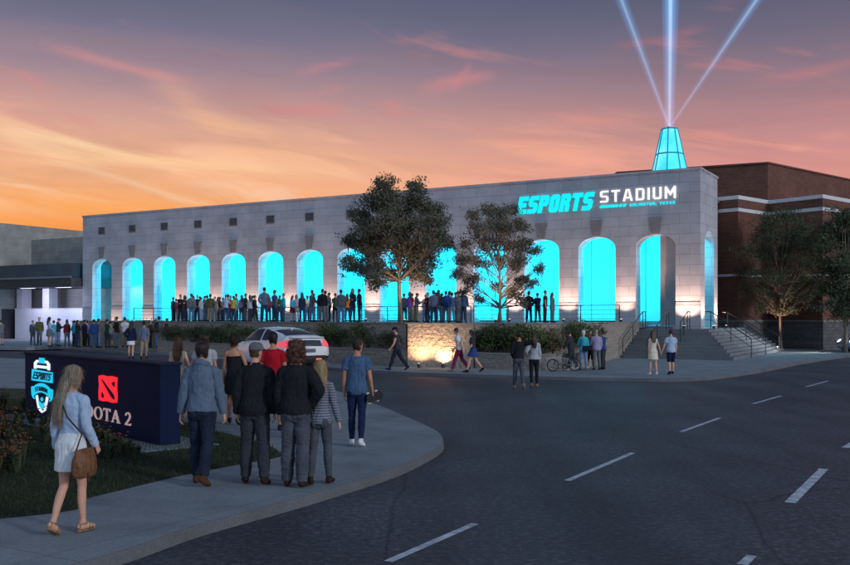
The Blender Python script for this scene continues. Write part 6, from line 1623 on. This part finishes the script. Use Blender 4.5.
# bicycle
bw = G(571, 371, ZS); bh = Vector((-.985, -.17, 0)).normalized()
bk_ = empty('bicycle', bw + bh * .30 + Vector((0, -.12, 0)), math.atan2(bh.y, bh.x)); bk_.scale = (.88,) * 3; tag(bk_, 'small dark bicycle held by the person in the dark jacket', 'bicycle')
M_FRM = surf('silver_frame', (.32, .33, .36), .3, .1, 9, metal=.6)
RW = .27
for x in (-.50, .50):
    w = empty('wheel', (x, 0, RW)); w.parent = bk_
    g = Geo(); g.tube([(Vector((RW * .93 * math.cos(6.2832 * i / 32), 0, RW * .93 * math.sin(6.2832 * i / 32))), .026) for i in range(33)], side=(0, 1, 0), n=8, cap=False); g.build('tyre', surf('tyre_rubber', (.02, .02, .02)), w, smooth=True)
    g = Geo(); g.tube([(Vector((RW * .83 * math.cos(6.2832 * i / 32), 0, RW * .83 * math.sin(6.2832 * i / 32))), .012) for i in range(33)], side=(0, 1, 0), n=6, cap=False)
    for q in range(14):
        a = q * 6.2832 / 14; bar(g, (0, .02 * (-1) ** q, 0), (RW * .83 * math.cos(a), 0, RW * .83 * math.sin(a)), .003, 4)
    g.tube([(Vector((0, -.04, 0)), .018), (Vector((0, .04, 0)), .018)], side=(1, 0, 0), n=8); g.build('rim', M_FRM, w)
g = Geo(); HT, HB, ST, BB = Vector((.33, 0, .60)), Vector((.37, 0, .50)), Vector((-.20, 0, .58)), Vector((-.08, 0, .29))
for a, b, r_ in ((HT, ST + Vector((0, 0, -.06)), .018), (HB, BB, .02), (ST, BB, .017), (BB, Vector((-.50, .05, RW)), .011), (BB, Vector((-.50, -.05, RW)), .011), (ST + Vector((.02, 0, -.06)), Vector((-.50, .05, RW)), .010), (ST + Vector((.02, 0, -.06)), Vector((-.50, -.05, RW)), .010), (HT, HB, .022)): bar(g, a, b, r_)
g.build('frame', M_FRM, bk_)
g = Geo(); bar(g, HB, Vector((.40, .055, .44)), .014); bar(g, HB, Vector((.40, -.055, .44)), .014); bar(g, Vector((.40, .055, .44)), Vector((.50, .055, RW)), .012); bar(g, Vector((.40, -.055, .44)), Vector((.50, -.055, RW)), .012); g.build('fork', M_BLACK, bk_)
g = Geo(); bar(g, HT, Vector((.31, 0, .70)), .014); g.tube([(Vector((.24, -.30, .83)), .013), (Vector((.28, -.22, .83)), .012), (Vector((.31, -.10, .71)), .012), (Vector((.31, .10, .71)), .012), (Vector((.28, .22, .83)), .012), (Vector((.24, .30, .83)), .013)], side=(1, 0, .2), n=8); g.build('handlebar', M_BLACK, bk_)
g = Geo(); g.tube([(Vector((-.36, 0, .655)), .05, .02), (Vector((-.30, 0, .665)), .075, .024), (Vector((-.18, 0, .66)), .035, .02), (Vector((-.09, 0, .65)), .02, .014)], side=(0, 1, 0), n=12); bar(g, ST, Vector((-.22, 0, .65)), .013); g.build('saddle', M_BLACK, bk_)
g = Geo(); g.tube([(BB + Vector((0, -.05, 0)), .075), (BB + Vector((0, -.056, 0)), .075)], side=(1, 0, 0), n=20); bar(g, BB + Vector((0, -.07, 0)), BB + Vector((.10, -.07, -.12)), .010); bar(g, BB + Vector((0, .07, 0)), BB + Vector((-.10, .07, .12)), .010); bar(g, BB + Vector((.10, -.07, -.12)), BB + Vector((.10, -.15, -.12)), .016); bar(g, BB + Vector((-.10, .07, .12)), BB + Vector((-.10, .15, .12)), .016); g.build('crankset', M_BLACK, bk_)

# ------------------------------------------------------------------ the crowds on the terrace and the plaza: a few builds, copied
VX = .016
PROTO = {}
def proto(key, **sp): PROTO[key] = person_meshes(dict(seed=len(PROTO) * 7 + 70, **sp), VX)[1]
JK = dict(name='jacket', infl=.028, hem=.86, cuff=.008, collar=True); TS = dict(name='shirt', infl=.020, hem=.88, sleeve=.27, cuff=.012); SW = dict(name='sweater', infl=.022, hem=.89, cuff=.005)
proto('jacket_man', legs=STAND, arms=POCKET, hair='short', top=JK, bottom=dict(loose=.016, **TR))
proto('jacket_man_b', legs=CONTRA, arms=CROSSED, hair='short', head=(20, 4), top=dict(JK, collar=False), bottom=dict(loose=.012, **TR))
proto('tee_man', legs=STAND, arms=ARMS_DOWN, hair='short', head=(-15, 0), top=TS, bottom=dict(loose=.016, **TR))
proto('tee_shorts', legs=CONTRA, arms=PHONE, hair='short', head=(0, 18), top=TS, bottom=dict(kind='shorts', to=.50, loose=.03))
proto('sweater_man', legs=CONTRA, arms={'l': (4, 10, 70, 20), 'r': (2, 9, 12, 4)}, hair='short', head=(25, 0), top=SW, bottom=dict(loose=.018, **TR))
proto('cap_man', legs=STAND, arms=PHONE, hair='crop', cap='cap', head=(-20, 6), top=dict(SW, hood=True), bottom=dict(loose=.02, **TR))
proto('wide_man', legs=STAND, arms={'l': (0, 14, 16, 6), 'r': (2, 14, 18, 6)}, hair='short', girth=1.14, top=dict(JK, infl=.034), bottom=dict(loose=.022, **TR))
proto('walk_man', legs=WALK('l', .8), arms=ARMS_WALK('l'), hair='short', top=SW, bottom=dict(loose=.014, **TR))
proto('long_hair', fem=True, legs=STAND, arms=ARMS_DOWN, hair='long', top=dict(SW, infl=.016), bottom=dict(loose=.004, **TR))
proto('long_hair_b', fem=True, legs=CONTRA, arms=CROSSED, hair='long', head=(-25, 0), top=dict(JK, infl=.022), bottom=dict(loose=.004, **TR))
proto('pony_tail', fem=True, legs=CONTRA, arms=PHONE, hair='pony', head=(10, 14), top=dict(TS, infl=.015), bottom=dict(loose=.004, **TR))
proto('skirted', fem=True, legs=STAND, arms={'l': (2, 9, 16, 6), 'r': (4, 9, 60, 16)}, hair='long', head=(18, 0), top=dict(SW, infl=.016, hem=.98), bottom=dict(kind='skirt', hem=.62, flare=.03))
FEM = {'long_hair', 'long_hair_b', 'pony_tail', 'skirted'}
def where(px):
    best = min(range(14), key=lambda i: abs(px - AX[i]))
    d = px - AX[best]; half = (AX[min(best + 1, 13)] - AX[max(best - 1, 0)]) / 4
    if abs(d) < half * .62: return f'at {ords[best]} arch from left'
    j = best + (1 if d > 0 else 0)
    return f'between {ords[j - 1]} and {ords[j]} arches'
AX = []
for xc in sorted(ARCH): p = W(xc, 0); AX.append(CX + p.x / p.y * FPX)
LABELS = set()
def crowd(px, ly, z, h, rz, key, top, bottom, hair='black', sk_='fair', place='', extra='', grp=None, cap='charcoal', shoe='charcoal'):
    jr = random.Random(int(px * 17 + h * 1000)); ly += jr.uniform(-.9, .9); rz += jr.choice((0, 0, 0, 60, -60, 150, -120)) + jr.uniform(-25, 25); h *= jr.uniform(.91, 1.05)
    loc = W(fac_at(px + jr.uniform(-1, 1), ly), ly, z)
    lift = {'black': 'charcoal', 'charcoal': 'grey', 'navy': 'steel blue', 'dark blue': 'slate blue', 'dark jeans': 'jeans', 'jeans': 'pale jeans'}
    if random.Random(int(px * 31 + h * 100)).random() < .55: top = lift.get(top, top); bottom = lift.get(bottom, bottom)
    who = 'woman' if key in FEM else 'man'
    bt = bottom + (' skirt' if key == 'skirted' else ' shorts' if key == 'tee_shorts' else '' if 'jeans' in bottom else ' trousers')
    tp = top + {'jacket_man': ' jacket', 'jacket_man_b': ' jacket', 'tee_man': ' tee', 'tee_shorts': ' tee', 'sweater_man': ' sweater', 'cap_man': ' hoodie', 'wide_man': ' coat', 'walk_man': ' sweater', 'long_hair': ' top', 'long_hair_b': ' jacket', 'pony_tail': ' tee', 'skirted': ' top'}[key]
    lab = f'{extra + " " if extra else ""}{who} in {tp} and {bt}, {place}'
    if lab in LABELS: lab = lab.replace(who, hair + '-haired ' + who, 1)
    assert lab not in LABELS, lab
    LABELS.add(lab)
    return spawn(PROTO[key], loc, rz, h, dict(top=top, bottom=bottom, hair=hair, skin=sk_, shoe=shoe, cap=cap), lab, grp)
TG = 'people waiting along the terrace'
T = lambda px, ly, h, rz, key, top, bottom, hair='black', sk_='fair', **k: crowd(px, ly, ZT, h, rz, key, top, bottom, hair, sk_, 'on terrace ' + where(px), grp=TG, **k)
T(173, -4.6, 1.72, 30, 'jacket_man', 'charcoal', 'dark jeans')
T(181, -5.2, 1.84, -20, 'jacket_man_b', 'black', 'charcoal', 'dark brown')
T(186, -3.2, 1.68, 10, 'long_hair', 'maroon', 'jeans', 'dark brown')
T(191.5, -5.4, 1.80, 5, 'wide_man', 'grey', 'pale jeans')
T(196.5, -3.4, 1.74, -30, 'tee_man', 'navy', 'charcoal')
T(201, -5.4, 1.70, 0, 'sweater_man', 'pale grey', 'jeans', 'dark brown')
T(207.5, -4.8, 1.78, 40, 'cap_man', 'charcoal', 'grey')
T(211, -6.0, 1.76, -15, 'jacket_man', 'olive', 'khaki', 'dark brown', 'tan')
T(215, -4.6, 1.70, 20, 'tee_man', 'grey', 'charcoal')
T(220.5, -3.3, 1.66, -40, 'long_hair_b', 'charcoal', 'dark jeans')
T(225, -5.6, 1.70, 10, 'pony_tail', 'light blue', 'jeans', 'brown')
T(229, -3.4, 1.72, 0, 'jacket_man_b', 'navy', 'jeans')
T(233.5, -5.8, 1.74, -8, 'tee_man', 'yellow', 'dark jeans', 'black', 'tan')
T(237, -3.3, 1.78, 25, 'sweater_man', 'teal', 'charcoal', 'brown')
T(241, -5.2, 1.64, 15, 'long_hair', 'lilac', 'grey jeans', 'brown')
T(245, -4.4, 1.72, -25, 'jacket_man', 'black', 'grey')
T(249.5, -5.6, 1.70, 30, 'long_hair_b', 'pale grey', 'charcoal', 'dark brown')
T(255, -4.8, 1.66, -10, 'walk_man', 'charcoal', 'charcoal')
T(263.5, -8.0, 1.90, 10, 'jacket_man', 'navy', 'dark jeans')
T(274, -7.6, 1.84, -5, 'tee_man', 'dark blue', 'dark jeans', 'black', 'tan')
T(284.5, -5.6, 1.74, 20, 'sweater_man', 'teal', 'jeans')
T(291.5, -5.4, 1.66, -30, 'skirted', 'turquoise', 'maroon')
T(302, -7.6, 1.76, 8, 'long_hair', 'black', 'blue', 'brown')
T(312, -7.4, 1.76, -30, 'jacket_man_b', 'charcoal', 'pale jeans', 'brown')
T(314.6, -6.3, 1.76, 20, 'tee_man', 'white', 'grey jeans', 'brown')
T(322, -8.0, 1.82, 0, 'wide_man', 'black', 'grey')
T(325.6, -7.0, 1.84, 14, 'jacket_man', 'charcoal', 'charcoal')
T(335.5, -6.0, 1.70, -40, 'pony_tail', 'green', 'dark jeans')
T(341, -8.2, 1.80, 5, 'wide_man', 'charcoal', 'pale jeans', 'dark brown')
T(353, -8.6, 1.84, -10, 'long_hair_b', 'black', 'dark jeans', 'dark brown')
T(359.5, -8.2, 1.80, 25, 'jacket_man', 'navy', 'charcoal')
T(404.5, -5.8, 1.72, 10, 'jacket_man', 'navy', 'dark jeans')
T(409.5, -6.4, 1.68, -14, 'long_hair_b', 'purple', 'charcoal')
T(417.5, -6.2, 1.66, 30, 'cap_man', 'charcoal', 'khaki', 'black', 'tan')
T(428, -6.8, 1.70, -20, 'jacket_man_b', 'maroon', 'jeans')
T(433, -7.4, 1.76, 10, 'wide_man', 'navy', 'dark jeans')
T(438.5, -7.0, 1.78, 0, 'long_hair', 'brown', 'jeans', 'auburn')
T(442, -5.6, 1.74, 24, 'tee_man', 'teal', 'dark jeans')
T(446.5, -7.4, 1.70, -6, 'jacket_man', 'blue', 'charcoal')
T(451.5, -7.2, 1.74, 36, 'sweater_man', 'dark blue', 'jeans', 'dark brown')
T(457.8, -7.4, 1.72, -18, 'jacket_man', 'charcoal', 'grey')
T(463, -7.8, 1.80, 12, 'wide_man', 'dark blue', 'dark jeans')
T(528.5, -4.9, 1.72, 8, 'jacket_man', 'black', 'dark jeans')
T(537, -4.9, 1.66, -14, 'jacket_man_b', 'navy', 'charcoal')
T(545, -4.7, 1.62, 20, 'tee_man', 'charcoal', 'dark jeans')
T(551.5, -4.9, 1.62, -30, 'long_hair', 'navy', 'charcoal')
for i, px in enumerate((177, 184, 194, 199, 204, 218, 222, 231, 235.5, 243.2, 252, 268, 279, 297, 307, 318.5, 330, 346.5, 412.5, 425, 436, 449, 455)):
    key = ('jacket_man', 'long_hair_b', 'tee_man', 'sweater_man', 'cap_man', 'skirted', 'jacket_man_b', 'pony_tail')[i % 8]
    T(px, -2.0 - (i * 37 % 10) * .12, 1.66 + (i * 53 % 14) * .01, i * 47 % 360, key, ('burgundy', 'slate blue', 'pale grey', 'green', 'dark brown', 'grey', 'lilac', 'orange', 'dark blue', 'cream', 'red')[i * 3 % 11], ('grey', 'black', 'dark jeans', 'khaki', 'pale jeans')[i % 5], ('black', 'dark brown', 'brown')[i % 3], ('fair', 'tan', 'brown')[i % 3])
PG = 'people gathered on the plaza'
def Pz(px, ly, h, rz, key, top, bottom, place, hair='black', sk_='fair', **k): crowd(px, ly, ZP, h, rz, key, top, bottom, hair, sk_, place, grp=PG, **k)
WW, AR, HD = 'before the lit white wall', 'before the first glowing arch', 'on plaza before dark hedge'
Pz(1.5, -11.6, 1.84, 60, 'tee_shorts', 'charcoal', 'grey', 'at the left edge by the dark doorway')
Pz(33.5, -9.8, 1.82, 60, 'sweater_man', 'grey', 'charcoal', WW, 'brown')
Pz(39.5, -9.9, 1.82, -50, 'walk_man', 'olive', 'charcoal', WW, 'blond')
Pz(49, -11.4, 1.80, 30, 'skirted', 'light blue', 'charcoal', WW)
Pz(53.7, -9.8, 1.80, -10, 'jacket_man_b', 'turquoise', 'pale jeans', WW)
Pz(58.5, -10.4, 1.82, 10, 'cap_man', 'black', 'pale jeans', WW)
Pz(66.8, -10.2, 1.72, 40, 'long_hair', 'maroon', 'charcoal', WW)
Pz(74.4, -10.3, 1.80, -20, 'jacket_man', 'teal', 'charcoal', WW)
Pz(77.6, -10.6, 1.72, 20, 'long_hair_b', 'dark brown', 'dark jeans', WW)
Pz(84, -10.2, 1.74, 0, 'jacket_man', 'navy', 'dark brown', AR)
Pz(87.8, -10.6, 1.80, -30, 'sweater_man', 'lilac', 'charcoal', AR)
Pz(93.5, -10.9, 1.86, 10, 'wide_man', 'blue', 'dark blue', AR)
Pz(99.5, -10.4, 1.80, 30, 'tee_man', 'charcoal', 'pale jeans', AR, 'black', 'tan')
Pz(106, -10.2, 1.70, -14, 'pony_tail', 'green', 'grey jeans', AR)
Pz(109.6, -10.8, 1.76, 14, 'tee_shorts', 'pale grey', 'charcoal', AR)
Pz(115.8, -11.3, 1.84, -30, 'jacket_man_b', 'dark brown', 'navy', 'on plaza before the second arch')
Pz(125, -9.6, 1.80, 0, 'tee_man', 'white', 'khaki', HD, 'brown')
Pz(134.2, -9.0, 1.78, 20, 'cap_man', 'lilac', 'charcoal', HD, cap='white')
Pz(149.5, -9.8, 1.80, -30, 'jacket_man', 'brown', 'dark jeans', HD, 'brown')
Pz(160, -10.2, 1.86, 0, 'wide_man', 'charcoal', 'pale jeans', 'at the end of raised bed')
Pz(166.4, -10.4, 1.82, -60, 'jacket_man_b', 'black', 'charcoal', 'at the end of raised bed', 'brown')
